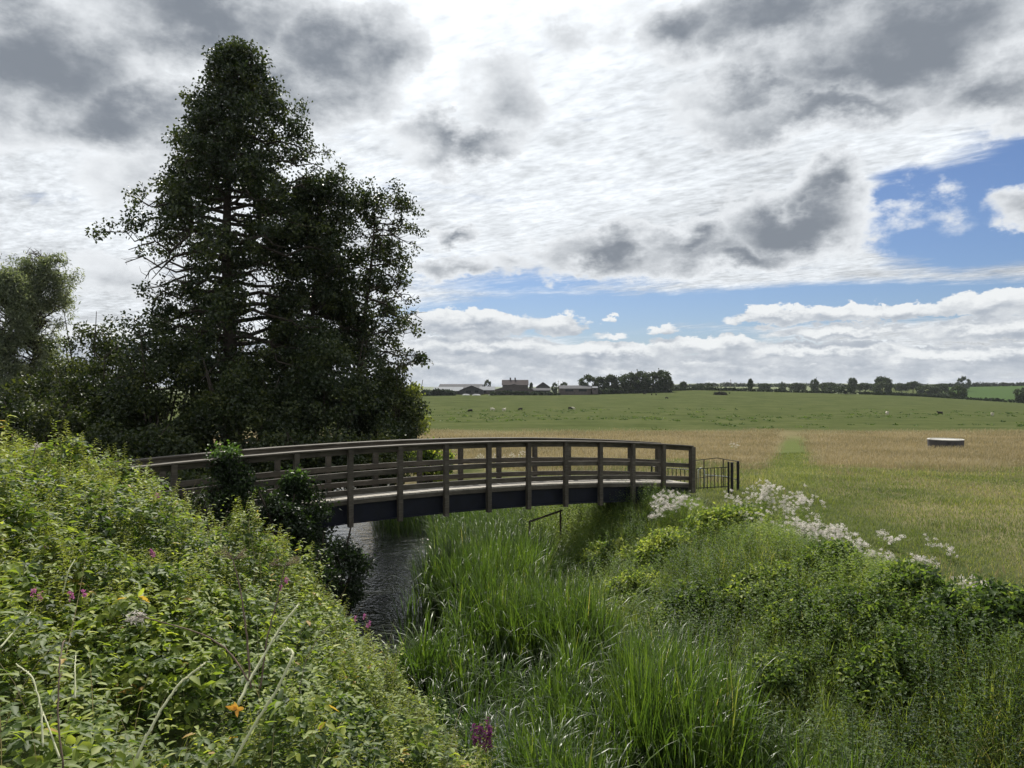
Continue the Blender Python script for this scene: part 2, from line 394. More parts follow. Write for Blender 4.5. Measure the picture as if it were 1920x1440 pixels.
pathm = pathm * sstep(24, 27, wy) * (.95 - sstep(62, 92, wy) * .95)
fdry = mth('MAXIMUM', bandA, patch) * (1.0 - pathm)
c = mixc(fdry, mixc(pathm * .7, green, (.105, .130, .045)), dry)
c = mixc(sstep(560, 640, wy) * sstep(.56, .6, ratio), c, (.055, .090, .030))
c = mixc(sstep(560, 640, wy) * (1.0 - sstep(.44, .5, ratio)), c, (.15, .17, .10))
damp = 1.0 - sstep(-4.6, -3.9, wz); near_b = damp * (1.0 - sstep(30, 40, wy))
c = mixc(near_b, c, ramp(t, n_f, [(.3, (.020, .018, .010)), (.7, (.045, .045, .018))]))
plug(t, p.inputs['Base Color'], c); p.inputs['Roughness'].default_value = 1; p.inputs['Specular IOR Level'].default_value = 0
bump(t, p, n_f * .6 + n_s, .6, .06)
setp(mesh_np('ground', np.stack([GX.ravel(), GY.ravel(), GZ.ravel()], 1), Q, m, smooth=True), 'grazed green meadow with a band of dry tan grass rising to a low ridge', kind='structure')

# stream
m, t, p, out = mat('stream_water'); pos, wx, wy, wz = wpos(t)
p.inputs['Base Color'].default_value = (.012, .014, .010, 1); p.inputs['Roughness'].default_value = .04
p.inputs['Specular IOR Level'].default_value = .75; p.inputs['IOR'].default_value = 2.4
rp = noise(xyz(wx * 1.0, wy * 1.5), 1.6, 4, .5) * (.30 + 2.2 * sstep(20.5, 22.5, wy)) + noise(xyz(wx, wy), 9, 3, .5) * (.34 + .5 * sstep(20.0, 22.5, wy))
bump(t, p, rp, .6, .09)
W = []
for s in np.linspace(-8, 62, 60):
    cx, cy = .5 - .447 * s, 5 + .894 * s
    for off in np.linspace(-.5, 13, 12): W.append((cx + .894 * off, cy + .447 * off, WATER))
W = np.array(W); ii = (np.arange(59)[:, None] * 12 + np.arange(11)[None, :]).ravel()
setp(mesh_np('water', W, np.stack([ii, ii + 1, ii + 13, ii + 12], 1), m, smooth=True), 'dark slow stream reflecting the sky under the footbridge', kind='structure')

# ------------------------------------------------------------------ footbridge
def bz(t_): return -1.475 - .63 * (t_ - .13) ** 2
def BP(t_, w, h): return (-3.74 + 9.44 * t_ - .549 * w, 17.2 + 6.2 * t_ + .836 * w, bz(t_) + h)
UT = 1 / math.hypot(9.44, 6.2)
T0, T1, NB = 1 - 16 * .1113, 1.0, 16
bridge = empty('footbridge', BP(.13, .75, -1.2), 'arched timber footbridge with post and rail sides and a navy steel girder crossing the stream', 'footbridge')
def sweep(mb, w0, w1, h0, h1, ta=T0, tb=T1, n=None):
    n = n or NB; ts = [ta + (tb - ta) * i / n for i in range(n + 1)]
    V = []; Fs = []
    for t_ in ts: V += [BP(t_, w0, h0), BP(t_, w1, h0), BP(t_, w1, h1), BP(t_, w0, h1)]
    for i in range(n):
        for k in range(4): Fs.append((i * 4 + k, i * 4 + (k + 1) % 4, i * 4 + 4 + (k + 1) % 4, i * 4 + 4 + k))
    Fs.append((3, 2, 1, 0)); Fs.append(tuple(n * 4 + k for k in range(4)))
    return mb.add(V, Fs)
WB = 1.5
for side in (0, 1):
    sgn = 1 if side == 0 else -1; w_post = 0 if side == 0 else WB
    a, b = sorted((w_post + sgn * .062, w_post + sgn * .112))
    for nm, h0, h1 in (('top_rail', -.165, -.035), ('middle_rail', -.70, -.57), ('lower_rail', -1.11, -.98)):
        sweep(MB(), a, b, h0, h1).build(nm, M['wood'], bridge, bevel=.008)
    a, b = sorted((w_post - sgn * .075, w_post + sgn * .15))
    sweep(MB(), a, b, -.032, .006).build('handrail', M['wood'], bridge, bevel=.006)
    for k in range(NB + 1):
        t_ = T1 - k * .1113; th = .12 if k else .17; mb = MB(); e = th / 2 * UT; hw = .06 if k else .075
        lo = -1.84 if k else -1.5
        mb.hexa([BP(t_ - e, w_post - hw, lo), BP(t_ + e, w_post - hw, lo), BP(t_ + e, w_post + hw, lo), BP(t_ - e, w_post + hw, lo),
                 BP(t_ - e, w_post - hw, -.034), BP(t_ + e, w_post - hw, -.034), BP(t_ + e, w_post + hw, -.034), BP(t_ - e, w_post + hw, -.034)])
        mb.build('post', M['wood'], bridge, bevel=.01)
    a, b = sorted((w_post + sgn * .065, w_post + sgn * .12))
    sweep(MB(), a, b, -1.33, -1.235).build('edge_beam', M['wood'], bridge, bevel=.006)
    g = MB(); a, b = sorted((w_post + sgn * .15, w_post + sgn * .165)); sweep(g, a, b, -1.76, -1.34)
    a2, b2 = sorted((w_post + sgn * .09, w_post + sgn * .24)); sweep(g, a2, b2, -1.785, -1.762)
    g.build('girder', M['navy'], bridge)
mb = MB(); L = (T1 - T0) / UT; npk = int(L / .15)
for k in range(npk):
    ta = T0 + k * .15 * UT + .004 * UT; tb = ta + .142 * UT; j = random.uniform(-.003, .003)
    mb.hexa([BP(ta, .068, -1.232), BP(tb, .068, -1.232), BP(tb, WB - .068, -1.232), BP(ta, WB - .068, -1.232),
             BP(ta, .068, -1.19 + j), BP(tb, .068, -1.19 + j), BP(tb, WB - .068, -1.19 + j), BP(ta, WB - .068, -1.19 + j)])
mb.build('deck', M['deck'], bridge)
for w_ in (.2, WB - .2):       # timber bearers that carry the girders on the field bank
    x_, y_, z_ = BP(.80, w_, -1.79); MB().box((x_, y_, z_ - .45), (.22, .22, .9), .58).build('support_post', M['bark'], bridge, bevel=.01)
x_, y_, z_ = BP(.985, .75, -1.79); MB().box((x_, y_, z_ - .25), (.5, 1.7, .95), .58).build('abutment', M['bark'], bridge, bevel=.02)

# gate railings at the field end
def rail_path(pts, z_top, bars, name, label, bar_sp=.125, mid=True, posts=()):
    root = empty(name, (pts[0][0], pts[0][1], -3.7), label, 'railing')
    MB().tube([(x, y, z_top(x, y)) for x, y in pts], .014, 6).build('rail', M['steel'], root)
    if mid: MB().tube([(x, y, z_top(x, y) - .62) for x, y in pts], .014, 6).build('rail', M['steel'], root)
    for (x, y, r_, h0, h1) in posts: MB().tube([(x, y, h0), (x, y, h1)], r_, 8).build('post', M['steel'], root)
    if bars:
        for (x0, y0), (x1, y1) in zip(pts[:-1], pts[1:]):
            L_ = math.hypot(x1 - x0, y1 - y0); n = max(1, int(L_ / bar_sp))
            for k in range(n + 1):
                x, y = x0 + (x1 - x0) * k / n, y0 + (y1 - y0) * k / n
                MB().tube([(x, y, z_top(x, y)), (x, y, z_top(x, y) - .66)], .014, 5).build('bar', M['steel'], root)
    return root
def at(px, py, Y): return ((px - 960) / F * Y, Y, (720 - py) / F * Y)
def atg(px, Y): x = (px - 960) / F * Y; return (x, Y, float(ground_z(x, Y)))
pA, pB = at(1306, 878, 23.6), at(1366, 876, 24.0)
rail_path([pA[:2], pB[:2]], lambda x, y: -2.70, True, 'bar_railing', 'black vertical bar railing beside the tall end post of the footbridge',
          posts=((pB[0], pB[1], .035, -3.7, -2.52), (pB[0] + .14, pB[1] + .1, .05, -3.75, -2.55)))
pC, pD = at(1222, 878, 26.2), at(1300, 878, 25.2)
rail_path([pC[:2], pD[:2]], lambda x, y: -2.93, True, 'bar_railing', 'black bar railing seen between the last bridge posts, on the far side of the deck', bar_sp=.145,
          posts=((pC[0], pC[1], .03, -3.75, -2.9),))
e1, e2, e3 = at(1300, 862, 25.3), at(1345, 863, 26.2), at(1384, 866, 25.0)
enc = rail_path([e1[:2], e2[:2], e3[:2]], lambda x, y: -2.62, False, 'gate_enclosure', 'thin rail enclosure with a galvanised hoop behind the bar railing',
          mid=True, posts=((e3[0], e3[1], .045, -3.75, -2.6), (at(1320, 0, 25.8)[0], 25.8, .02, -3.7, -2.62), (at(1356, 0, 25.9)[0], 25.9, .02, -3.7, -2.62), (e3[0] - .07, e3[1] - .1, .015, -3.7, -2.62)))
hx = at(1309, 0, 25.4)[0]; hoop = []
for k in range(13):
    a = math.pi * k / 12; hoop.append((hx + .11 - .11 * math.cos(a), 25.4, -3.0 + .11 * math.sin(a)))
MB().tube([(hx, 25.4, -3.7)] + hoop + [(hx + .22, 25.4, -3.7)], .022, 7).build('hoop', M['galv'], enc, smooth=True)
MB().tube([(hx + .2, 25.42, -3.12), (e3[0] - .2, 25.2, -3.16)], .016, 6).build('latch_bar', M['galv'], enc)

# pipe handrail on the bank under the bridge
root = empty('pipe_handrail', atg(993, 20.6), 'old dark pipe handrail sloping up the bank beneath the footbridge', 'handrail')
q0 = at(993, 978, 20.6); q1 = at(1054, 957, 21.6)
MB().tube([q0, q1], .028, 8).build('rail', M['rust'], root)
MB().tube([q0, (q0[0], q0[1], float(ground_z(q0[0], q0[1])) - .1)], .03, 8).build('post', M['rust'], root)
MB().tube([(q1[0] - .05, q1[1], q1[2]), (q1[0] - .05, q1[1], float(ground_z(q1[0], q1[1])) - .1)], .025, 8).build('post', M['rust'], root)
exec_veg = True

# ------------------------------------------------------------------ foliage geometry
def leaves(pos, axis, up, length, width, tint, fine=False, droop=.25):
    """one leaf per row; triangles. axis: base->tip direction, up: rough normal."""
    pos = np.asarray(pos, float); n = len(pos); a = nrm(np.asarray(axis, float)); s = nrm(np.cross(a, up)); u = np.cross(s, a)
    L = np.broadcast_to(length, n)[:, None]; Wd = np.broadcast_to(width, n)[:, None]
    if not fine:
        V = np.stack([pos, pos + a * L * .45 + s * Wd * .5 + u * Wd * .14, pos + a * L - u * L * droop, pos + a * L * .45 - s * Wd * .5 + u * Wd * .14], 1)
        T = np.array([(0, 1, 2), (0, 2, 3)])
    else:
        V = np.stack([pos, pos + a * L * .28 + s * Wd * .46 + u * Wd * .12, pos + a * L * .68 + s * Wd * .36 + u * (Wd * .10 - L * droop * .4), pos + a * L - u * L * droop,
                      pos + a * L * .68 - s * Wd * .36 + u * (Wd * .10 - L * droop * .4), pos + a * L * .28 - s * Wd * .46 + u * Wd * .12, pos + a * L * .5 - u * L * droop * .2], 1)
        T = np.array([(0, 1, 6), (1, 2, 6), (2, 3, 6), (6, 3, 4), (6, 4, 5), (6, 5, 0)])
    k = V.shape[1]; Fa = (T[None] + (np.arange(n) * k)[:, None, None]).reshape(-1, 3)
    return V.reshape(-1, 3), Fa, np.repeat(np.broadcast_to(tint, n), len(T))
def blades(base, h, w, azm, th0, th1, tint, nseg=4, twist=.6, pw=1.6):
    """grass or reed ribbons: bends from angle th0 to th1 off vertical towards azimuth azm"""
    n = len(base); h = np.broadcast_to(h, n).astype(float); w = np.broadcast_to(w, n).astype(float)
    dirh = np.stack([np.sin(azm), np.cos(azm), np.zeros(n)], 1)
    sa = azm + math.pi / 2 + rng.uniform(-twist, twist, n); side = np.stack([np.sin(sa), np.cos(sa), np.zeros(n)], 1)
    P_ = base.astype(float).copy(); V = []
    for i in range(nseg + 1):
        s = i / nseg; ww = w * (1 - s ** 2.2) * (.75 + .5 * min(s * 3, 1) * .5); 
        V.append(P_ - side * ww[:, None] / 2); V.append(P_ + side * ww[:, None] / 2)
        th = th0 + (th1 - th0) * (s + .5 / nseg) ** pw
        P_ = P_ + (dirh * np.sin(th)[:, None] + np.array([0, 0, 1.]) * np.cos(th)[:, None]) * (h / nseg)[:, None]
    V = np.stack(V, 1); k = V.shape[1]
    T = []
    for i in range(nseg): T += [(2 * i, 2 * i + 1, 2 * i + 3), (2 * i, 2 * i + 3, 2 * i + 2)]
    T = np.array(T); Fa = (T[None] + (np.arange(n) * k)[:, None, None]).reshape(-1, 3)
    return V.reshape(-1, 3), Fa, np.repeat(np.broadcast_to(tint, n), len(T))
def cat(parts):
    Vs, Fs, Ts, o = [], [], [], 0
    for V, Fa, T in parts: Vs.append(V); Fs.append(Fa + o); Ts.append(T); o += len(V)
    return np.concatenate(Vs), np.concatenate(Fs), np.concatenate(Ts)
def put(name, parts, mat_, parent=None, origin=None):
    V, Fa, T = cat(parts) if isinstance(parts, list) else parts
    return mesh_np(name, V, Fa, mat_, parent, T, origin=origin)
def rdir(n, zlo=-1, zhi=1):
    z = rng.uniform(zlo, zhi, n); a = rng.uniform(0, 2 * math.pi, n); r = np.sqrt(np.maximum(1 - z * z, 0)); return np.stack([r * np.cos(a), r * np.sin(a), z], 1)
def cloud_leaves(C, nper, rad, L, Wd, tb=.5, tv=.3, upb=.3, squash=.8, fine=False):
    """clumps of leaves around centres C (k,3)"""
    k = len(C); nper = int(nper); N = k * nper
    off = rdir(N) * (rng.uniform(0, 1, N) ** .55)[:, None] * np.repeat(np.broadcast_to(rad, k), nper)[:, None]; off[:, 2] *= squash
    pos = np.repeat(C, nper, 0) + off
    ax = nrm(rdir(N) + off * .6 + np.array([0, 0, -.25])); up = nrm(rdir(N) * .9 + np.array([0, 0, upb * 2]))
    tint = np.repeat(rng.normal(0, tv * .6, k), nper) + tb + rng.normal(0, tv * .6, N)
    return leaves(pos, ax, up, L * rng.uniform(.6, 1.25, N), Wd * rng.uniform(.7, 1.2, N), tint, fine)

# ------------------------------------------------------------------ trees
def tree(name, base, H, env, label, cat_, leafm, nlimb=60, per=46, leafL=.11, leafW=.085, crown_r=.36, trunk_r=.3, dens=None, z0=.12, lean=(0, 0), up=.25, depth=.8, group=None, nsub=7, tb=.45, bare=0, holes=-.54, jl=(.78, 1.07)):
    """env(f, side): crown half-width in metres at height fraction f for side -1 (left) .. +1 (right)"""
    base = np.array(base, float); root = empty(name, tuple(base), label, cat_, group)
    tr = MB(); npt = 14; pts = []
    ph = rng.uniform(0, 6)
    for i in range(npt + 1):
        s = i / npt; pts.append(base + np.array([lean[0] * s + .12 * math.sin(ph + s * 7), lean[1] * s + .1 * math.cos(ph + s * 6), H * .97 * s - .15 * (i == 0)]))
    tr.tube([tuple(p_) for p_ in pts], [trunk_r * (1 - .93 * (i / npt) ** .8) * (1.35 if i == 0 else 1) for i in range(npt + 1)], 9)
    C = []; RR = []
    for j in range(nlimb):
        f = z0 + (1 - z0) * ((j + rng.uniform(0, 1)) / nlimb) ** .92; a = j * 2.39996 + rng.uniform(-.5, .5); sx = math.cos(a)
        W_ = env(f, sx) * rng.uniform(*jl)
        if W_ < .15: continue
        s0 = f - .03; i0 = min(int(s0 * npt), npt - 1); fr = s0 * npt - i0; st_ = pts[i0] * (1 - fr) + pts[i0 + 1] * fr
        dirv = np.array([sx, math.sin(a) * depth, 0]); upk = up * (1 - .3 * rng.random())
        lp = []
        for q in range(7):
            s = q / 6; lp.append(st_ + dirv * W_ * s + np.array([0, 0, W_ * (upk * s - .28 * s * s) + .05 * rng.normal() * W_ * s]) + rng.normal(0, .035 * W_, 3) * (s > 0))
        r0 = trunk_r * .30 * (1 - f * .75) + .012
        tr.tube([tuple(v) for v in lp], [r0 * (1 - .88 * q / 6) + .004 for q in range(7)], 5, cap=False)
        is_bare = rng.random() < bare
        for k in range(nsub + int(W_ * 1.6)):
            s = rng.uniform(.22, 1.0); i1 = min(int(s * 6), 5); fr = s * 6 - i1; sp_ = lp[i1] * (1 - fr) + lp[i1 + 1] * fr
            ls = (.35 + .32 * W_ * (1 - s)) * rng.uniform(.6, 1.3); v = nrm(dirv * .6 + rdir(1)[0] * np.array([1, 1, .7]) + np.array([0, 0, .15]))
            ep = sp_ + v * ls
            tr.tube([tuple(sp_), tuple((sp_ + ep) / 2 + rng.normal(0, .05, 3)), tuple(ep)], [.016 + .006 * ls, .010, .004], 3, cap=False)
            if is_bare: continue
            dn = 1 if dens is None else dens(f, sx * s)
            if rng.random() < dn and vn(ep[0] * .9 + ep[1] * .5, ep[2] * .9, 95) + .5 * vn(ep[0] * 2 + ep[1], ep[2] * 2, 96) > holes:
                C.append(ep); RR.append(crown_r * rng.uniform(.7, 1.25))
                if ls > .8: C.append((sp_ + ep) / 2 + rng.normal(0, .1, 3)); RR.append(crown_r * rng.uniform(.6, 1.0))
    tr.build('trunk', M['bark'], root, smooth=True)
    C = np.array(C)
    put('crown', cloud_leaves(C, per, np.array(RR), leafL, leafW, tb, .42), leafm, root)
    return root
def penv(py_list, pxc, base_y, H, Y, zb):      # crown outline in the tree's own metres from its silhouette
    f = [((720 - y) / F * Y - zb) / H for y, _, _ in py_list][::-1]
    l = [max(0.05, (pxc - a) / F * Y) for _, a, _ in py_list][::-1]; r = [max(0.05, (b - pxc) / F * Y) for _, _, b in py_list][::-1]
    def env(h, s):
        L_ = np.interp(h, f, l); R_ = np.interp(h, f, r); m_ = (L_ + R_) / 2
        return L_ + (m_ - L_) * (1 + s) if s < 0 else R_ + (m_ - R_) * (1 - s)
    return env
YT = 29.0; bx_, _, bzv = atg(432, YT); bzv = -3.6; HT = (720 - 42) / F * YT - bzv
env = penv([(42, 424, 456), (75, 390, 488), (110, 368, 520), (150, 372, 552), (200, 330, 590), (240, 318, 640), (270, 325, 665), (300, 320, 650), (330, 245, 650), (380, 228, 680), (430, 205, 680),
            (470, 245, 640), (500, 330, 620), (530, 225, 640), (600, 205, 660), (700, 160, 660), (800, 160, 640)], 432, 0, HT, YT, bzv)
def dens_main(f, s):
    y = 720 - (f * HT + bzv) * F / YT
    if 425 < y < 500 and s < -.1: return .30
    return .93
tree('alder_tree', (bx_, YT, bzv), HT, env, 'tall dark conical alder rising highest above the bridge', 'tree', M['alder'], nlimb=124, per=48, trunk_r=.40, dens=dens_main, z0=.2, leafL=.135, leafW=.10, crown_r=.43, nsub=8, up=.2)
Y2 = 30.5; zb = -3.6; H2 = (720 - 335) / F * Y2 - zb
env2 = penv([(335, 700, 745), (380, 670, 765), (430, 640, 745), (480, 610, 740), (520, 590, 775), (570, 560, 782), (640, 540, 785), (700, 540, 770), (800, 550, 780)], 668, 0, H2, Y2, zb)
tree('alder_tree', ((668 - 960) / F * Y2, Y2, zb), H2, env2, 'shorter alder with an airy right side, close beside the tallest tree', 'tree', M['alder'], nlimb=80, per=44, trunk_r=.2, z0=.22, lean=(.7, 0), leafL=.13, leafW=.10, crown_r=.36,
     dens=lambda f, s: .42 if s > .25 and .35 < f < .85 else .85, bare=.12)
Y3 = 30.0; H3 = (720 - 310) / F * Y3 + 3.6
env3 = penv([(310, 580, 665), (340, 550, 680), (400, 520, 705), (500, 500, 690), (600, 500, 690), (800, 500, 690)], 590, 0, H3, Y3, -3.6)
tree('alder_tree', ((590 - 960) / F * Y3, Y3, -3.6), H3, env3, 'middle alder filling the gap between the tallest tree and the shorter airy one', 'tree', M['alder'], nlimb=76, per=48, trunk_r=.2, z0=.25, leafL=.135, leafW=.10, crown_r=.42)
# dark thorn and willow scrub below the alders
def shrub(name, px, Y, top, halfw, label, m_, zb=-3.6, depth=1.3, nclump=150, per=70, L=.13, Wd=.09, cat_='shrub', rad=.46, tb=.45, low=0.0, parent_group=None):
    x = (px - 960) / F * Y; H = (720 - top) / F * Y - zb; hw = halfw / F * Y
    root = empty(name, (x, Y, zb), label, cat_, parent_group); st_ = MB(); C = []
    for k in range(7):
        a = rng.uniform(0, 6.28); e = np.array([x + hw * .6 * math.cos(a), Y + depth * .6 * math.sin(a), zb + H * rng.uniform(.6, .9)])
        st_.tube([(x + .15 * math.cos(a), Y + .15 * math.sin(a), zb - .1), tuple((np.array([x, Y, zb]) + e) / 2 + rng.normal(0, .12, 3)), tuple(e)], [.06, .04, .012], 5, cap=False)
    st_.build('stem', M['bark'], root, smooth=True)
    while len(C) < nclump:
        u = rdir(1)[0] * rng.uniform(.45, 1.0) ** .5; hz = .5 + .5 * u[2]
        if hz < low: continue
        wob = 1 + .25 * float(vn(u[0] * 3 + px, u[2] * 3, 5))
        C.append((x + u[0] * hw * wob * .92, Y + u[1] * depth, zb + .1 + (H - .35) * (.5 + .5 * u[2] * rng.uniform(.75, 1)) * (.90 + .22 * float(vn(u[0] * 4 + px, 1, 6)))))
    put('foliage', cloud_leaves(np.array(C), per, rad, L, Wd, tb, .32), m_, root); return root
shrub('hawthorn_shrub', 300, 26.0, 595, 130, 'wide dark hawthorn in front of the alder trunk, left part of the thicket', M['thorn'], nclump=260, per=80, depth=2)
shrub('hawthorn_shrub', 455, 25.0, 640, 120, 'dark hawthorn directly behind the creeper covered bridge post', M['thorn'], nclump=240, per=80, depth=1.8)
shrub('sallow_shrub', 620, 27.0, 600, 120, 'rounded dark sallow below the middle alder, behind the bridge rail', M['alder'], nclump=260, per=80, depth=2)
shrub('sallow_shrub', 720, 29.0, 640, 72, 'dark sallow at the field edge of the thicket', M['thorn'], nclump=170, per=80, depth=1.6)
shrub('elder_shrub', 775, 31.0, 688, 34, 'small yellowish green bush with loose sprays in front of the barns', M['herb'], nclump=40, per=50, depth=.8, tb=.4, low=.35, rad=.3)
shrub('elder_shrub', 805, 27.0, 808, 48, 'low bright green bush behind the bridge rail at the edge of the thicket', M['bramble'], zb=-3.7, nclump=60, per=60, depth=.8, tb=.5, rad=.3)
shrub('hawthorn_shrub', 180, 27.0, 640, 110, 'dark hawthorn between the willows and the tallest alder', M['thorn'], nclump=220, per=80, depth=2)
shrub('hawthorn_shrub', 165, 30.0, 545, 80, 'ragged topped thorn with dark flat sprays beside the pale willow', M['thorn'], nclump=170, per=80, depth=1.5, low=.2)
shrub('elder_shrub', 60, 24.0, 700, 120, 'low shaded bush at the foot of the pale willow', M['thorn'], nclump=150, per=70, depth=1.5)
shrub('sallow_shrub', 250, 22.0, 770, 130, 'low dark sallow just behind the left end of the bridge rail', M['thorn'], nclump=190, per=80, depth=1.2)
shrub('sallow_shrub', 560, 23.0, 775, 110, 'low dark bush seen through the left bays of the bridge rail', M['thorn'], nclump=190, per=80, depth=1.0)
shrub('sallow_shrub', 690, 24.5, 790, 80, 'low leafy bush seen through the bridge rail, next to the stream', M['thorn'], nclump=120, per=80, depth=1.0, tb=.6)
for (pxc, top, Yw, hw_, lab) in ((70, 455, 36.0, 62, 'pale grey green willow with upswept sprays, taller of the two'), (8, 500, 34.0, 40, 'pale willow cut by the picture edge beside the taller one')):
    Hw = (720 - top) / F * Yw + 3.8
    ev = penv([(top, pxc - 12, pxc + 12), (top + 60, pxc - hw_ * .8, pxc + hw_ * .8), (top + 140, pxc - hw_, pxc + hw_), (650, pxc - hw_ * .8, pxc + hw_ * .8), (760, pxc - hw_ * .8, pxc + hw_ * .7), (840, pxc - 30, pxc + 30)], pxc, 0, Hw, Yw, -3.8)
    tree('willow_tree', ((pxc - 960) / F * Yw, Yw, -3.8), Hw, ev, lab, 'tree', M['willow'], nlimb=100, per=46, leafL=.17, leafW=.045, crown_r=.42, jl=(.45, 1.15), holes=-.45, trunk_r=.16, z0=.3, up=1.1, tb=.5,
         dens=lambda f, s: .85)

# creeper on the bridge posts
def creeper(px, Y, y0, y1, hw, label, per=60, n=90, tb=.35):
    x = (px - 960) / F * Y; z1 = (720 - y0) / F * Y; z0_ = (720 - y1) / F * Y; root = empty('creeper_clump', (x, Y, z0_), label, 'creeper')
    w = hw / F * Y; C = []; sdn = px
    for k in range(n):
        f = rng.random(); a = rng.uniform(0, 6.28); r = math.sqrt(rng.random()) * w * (1.25 - .85 * f ** 1.5) * (1 + .9 * float(vn(f * 5 + sdn, math.cos(a) * 1.5, 91)))
        C.append((x + r * math.cos(a), Y + r * math.sin(a) * .8, z0_ + (z1 - z0_) * f))
    V, Fa, T = cloud_leaves(np.array(C), per, rng.uniform(.10, .34, n), .080, .058, tb, .3, squash=1.0)
    zc = V[Fa[:, 0], 2]; T = T + .6 * sm(z1 - .22, z1 + .05, zc)      # brighter green towards the tip
    MB().tube([(x, Y, z0_ - .2), (x + .05, Y, (z0_ + z1) / 2), (x, Y, z1 - .2)], .03, 5).build('stem', M['bark'], root)
    put('foliage', (V, Fa, T), M['ivy'], root)
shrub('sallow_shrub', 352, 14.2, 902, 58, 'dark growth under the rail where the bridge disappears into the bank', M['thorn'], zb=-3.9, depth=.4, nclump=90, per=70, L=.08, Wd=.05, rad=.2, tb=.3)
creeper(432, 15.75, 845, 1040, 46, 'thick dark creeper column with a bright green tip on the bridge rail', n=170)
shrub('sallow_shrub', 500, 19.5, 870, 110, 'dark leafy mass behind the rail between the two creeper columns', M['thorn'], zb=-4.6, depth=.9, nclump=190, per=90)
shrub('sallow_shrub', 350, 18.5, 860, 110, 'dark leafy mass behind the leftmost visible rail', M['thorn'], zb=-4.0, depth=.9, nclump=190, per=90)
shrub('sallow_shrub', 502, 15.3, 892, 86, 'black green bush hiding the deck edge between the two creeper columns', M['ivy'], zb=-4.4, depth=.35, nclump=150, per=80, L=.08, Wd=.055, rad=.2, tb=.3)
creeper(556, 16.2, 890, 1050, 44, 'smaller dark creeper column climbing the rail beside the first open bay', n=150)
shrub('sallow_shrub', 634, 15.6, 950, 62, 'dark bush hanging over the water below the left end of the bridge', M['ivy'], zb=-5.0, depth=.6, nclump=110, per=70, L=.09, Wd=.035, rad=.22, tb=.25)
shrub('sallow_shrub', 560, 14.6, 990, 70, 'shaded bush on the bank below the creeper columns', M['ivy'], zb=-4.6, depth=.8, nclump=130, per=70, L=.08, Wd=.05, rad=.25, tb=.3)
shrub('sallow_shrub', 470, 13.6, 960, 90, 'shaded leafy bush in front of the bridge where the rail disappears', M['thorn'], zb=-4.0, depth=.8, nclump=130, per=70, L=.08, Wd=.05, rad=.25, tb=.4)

# ------------------------------------------------------------------ near bank growth
def sample(n, x0, x1, y0, y1, test, ypow=1.0):
    P_ = np.zeros((0, 2))
    while len(P_) < n:
        k = n * 2; u = rng.random(k); y = y0 + (y1 - y0) * u ** ypow; x = rng.uniform(x0, x1, k); q = np.stack([x, y], 1); P_ = np.concatenate([P_, q[test(x, y)]])
    return P_[:n]
def zoneA(x, y): d = dd(x, y); return (d > -1.5) & (d < 8) & (x > -.78 * y - .6) & (x < .8 * y + .3) & (y > 1.9) & ((y < 11) | (d < 6))
def hum(x, y): return (.38 * vn(x, y, 11, .75) + .42 * vn(x, y, 12, 1.5) + .22 * vn(x, y, 13, 3.2)) * (.5 + .5 * sm(2.5, 5, y))
def topA(x, y): return veg_top(x, y) + hum(x, y)
# bramble sprays
N = 4600; P2 = sample(N, -11, 3, 1.9, 14.5, zoneA, 1.25); x, y = P2.T
patchn = vn(x, y, 21, .55)
gapn = vn(x, y, 24, 1.6) + .5 * vn(x, y, 25, 3.5)
keep = rng.random(N) < np.clip(.75 + .9 * patchn, .3, 1) * np.clip(1.15 + 2.2 * gapn, .02, 1); P2 = P2[keep]; x, y = P2.T; N = len(x)
K = 9; phi = rng.uniform(0, 6.28, N); Ls = rng.uniform(.35, .85, N); s = (np.arange(K) + .7) / K
sx_ = s[None, :] * Ls[:, None]
bz0 = topA(x, y) - rng.uniform(.02, .30, N)
px_ = x[:, None] + np.sin(phi)[:, None] * sx_; py_ = y[:, None] + np.cos(phi)[:, None] * sx_
pz_ = bz0[:, None] + (.42 * s - .62 * s * s)[None, :] * Ls[:, None] + (topA(px_, py_) - topA(x, y)[:, None]) * .6
node = np.stack([px_, py_, pz_], 2).reshape(-1, 3); ph2 = np.repeat(phi, K)
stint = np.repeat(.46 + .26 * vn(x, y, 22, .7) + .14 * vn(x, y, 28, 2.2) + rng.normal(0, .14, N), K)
szn = np.repeat(1.22 + .38 * sm(6, 3, y), K)
lsz = np.repeat(rng.uniform(.7, 1.25, N) * (1 + .35 * vn(x, y, 26, .9)), K)
parts = []
for j, off in enumerate((-1.05, 0, 1.05)):
    sg = np.where(np.arange(len(node)) % 2 == 0, 1, -1); aa = ph2 + sg * .9 + off + rng.normal(0, .15, len(node))
    ax = np.stack([np.sin(aa), np.cos(aa), rng.normal(-.05, .38, len(node))], 1)
    upv = nrm(np.stack([rng.normal(0, .55, len(node)), rng.normal(0, .55, len(node)), np.ones(len(node))], 1))
    cc = node + np.stack([np.sin(ph2 + sg * .9), np.cos(ph2 + sg * .9), np.zeros(len(node))], 1) * .035
    parts.append(leaves(cc, ax, upv, lsz * szn * rng.uniform(.042, .080, len(node)), lsz * szn * rng.uniform(.024, .042, len(node)), stint + rng.normal(0, .13, len(node)), fine=True, droop=.22))
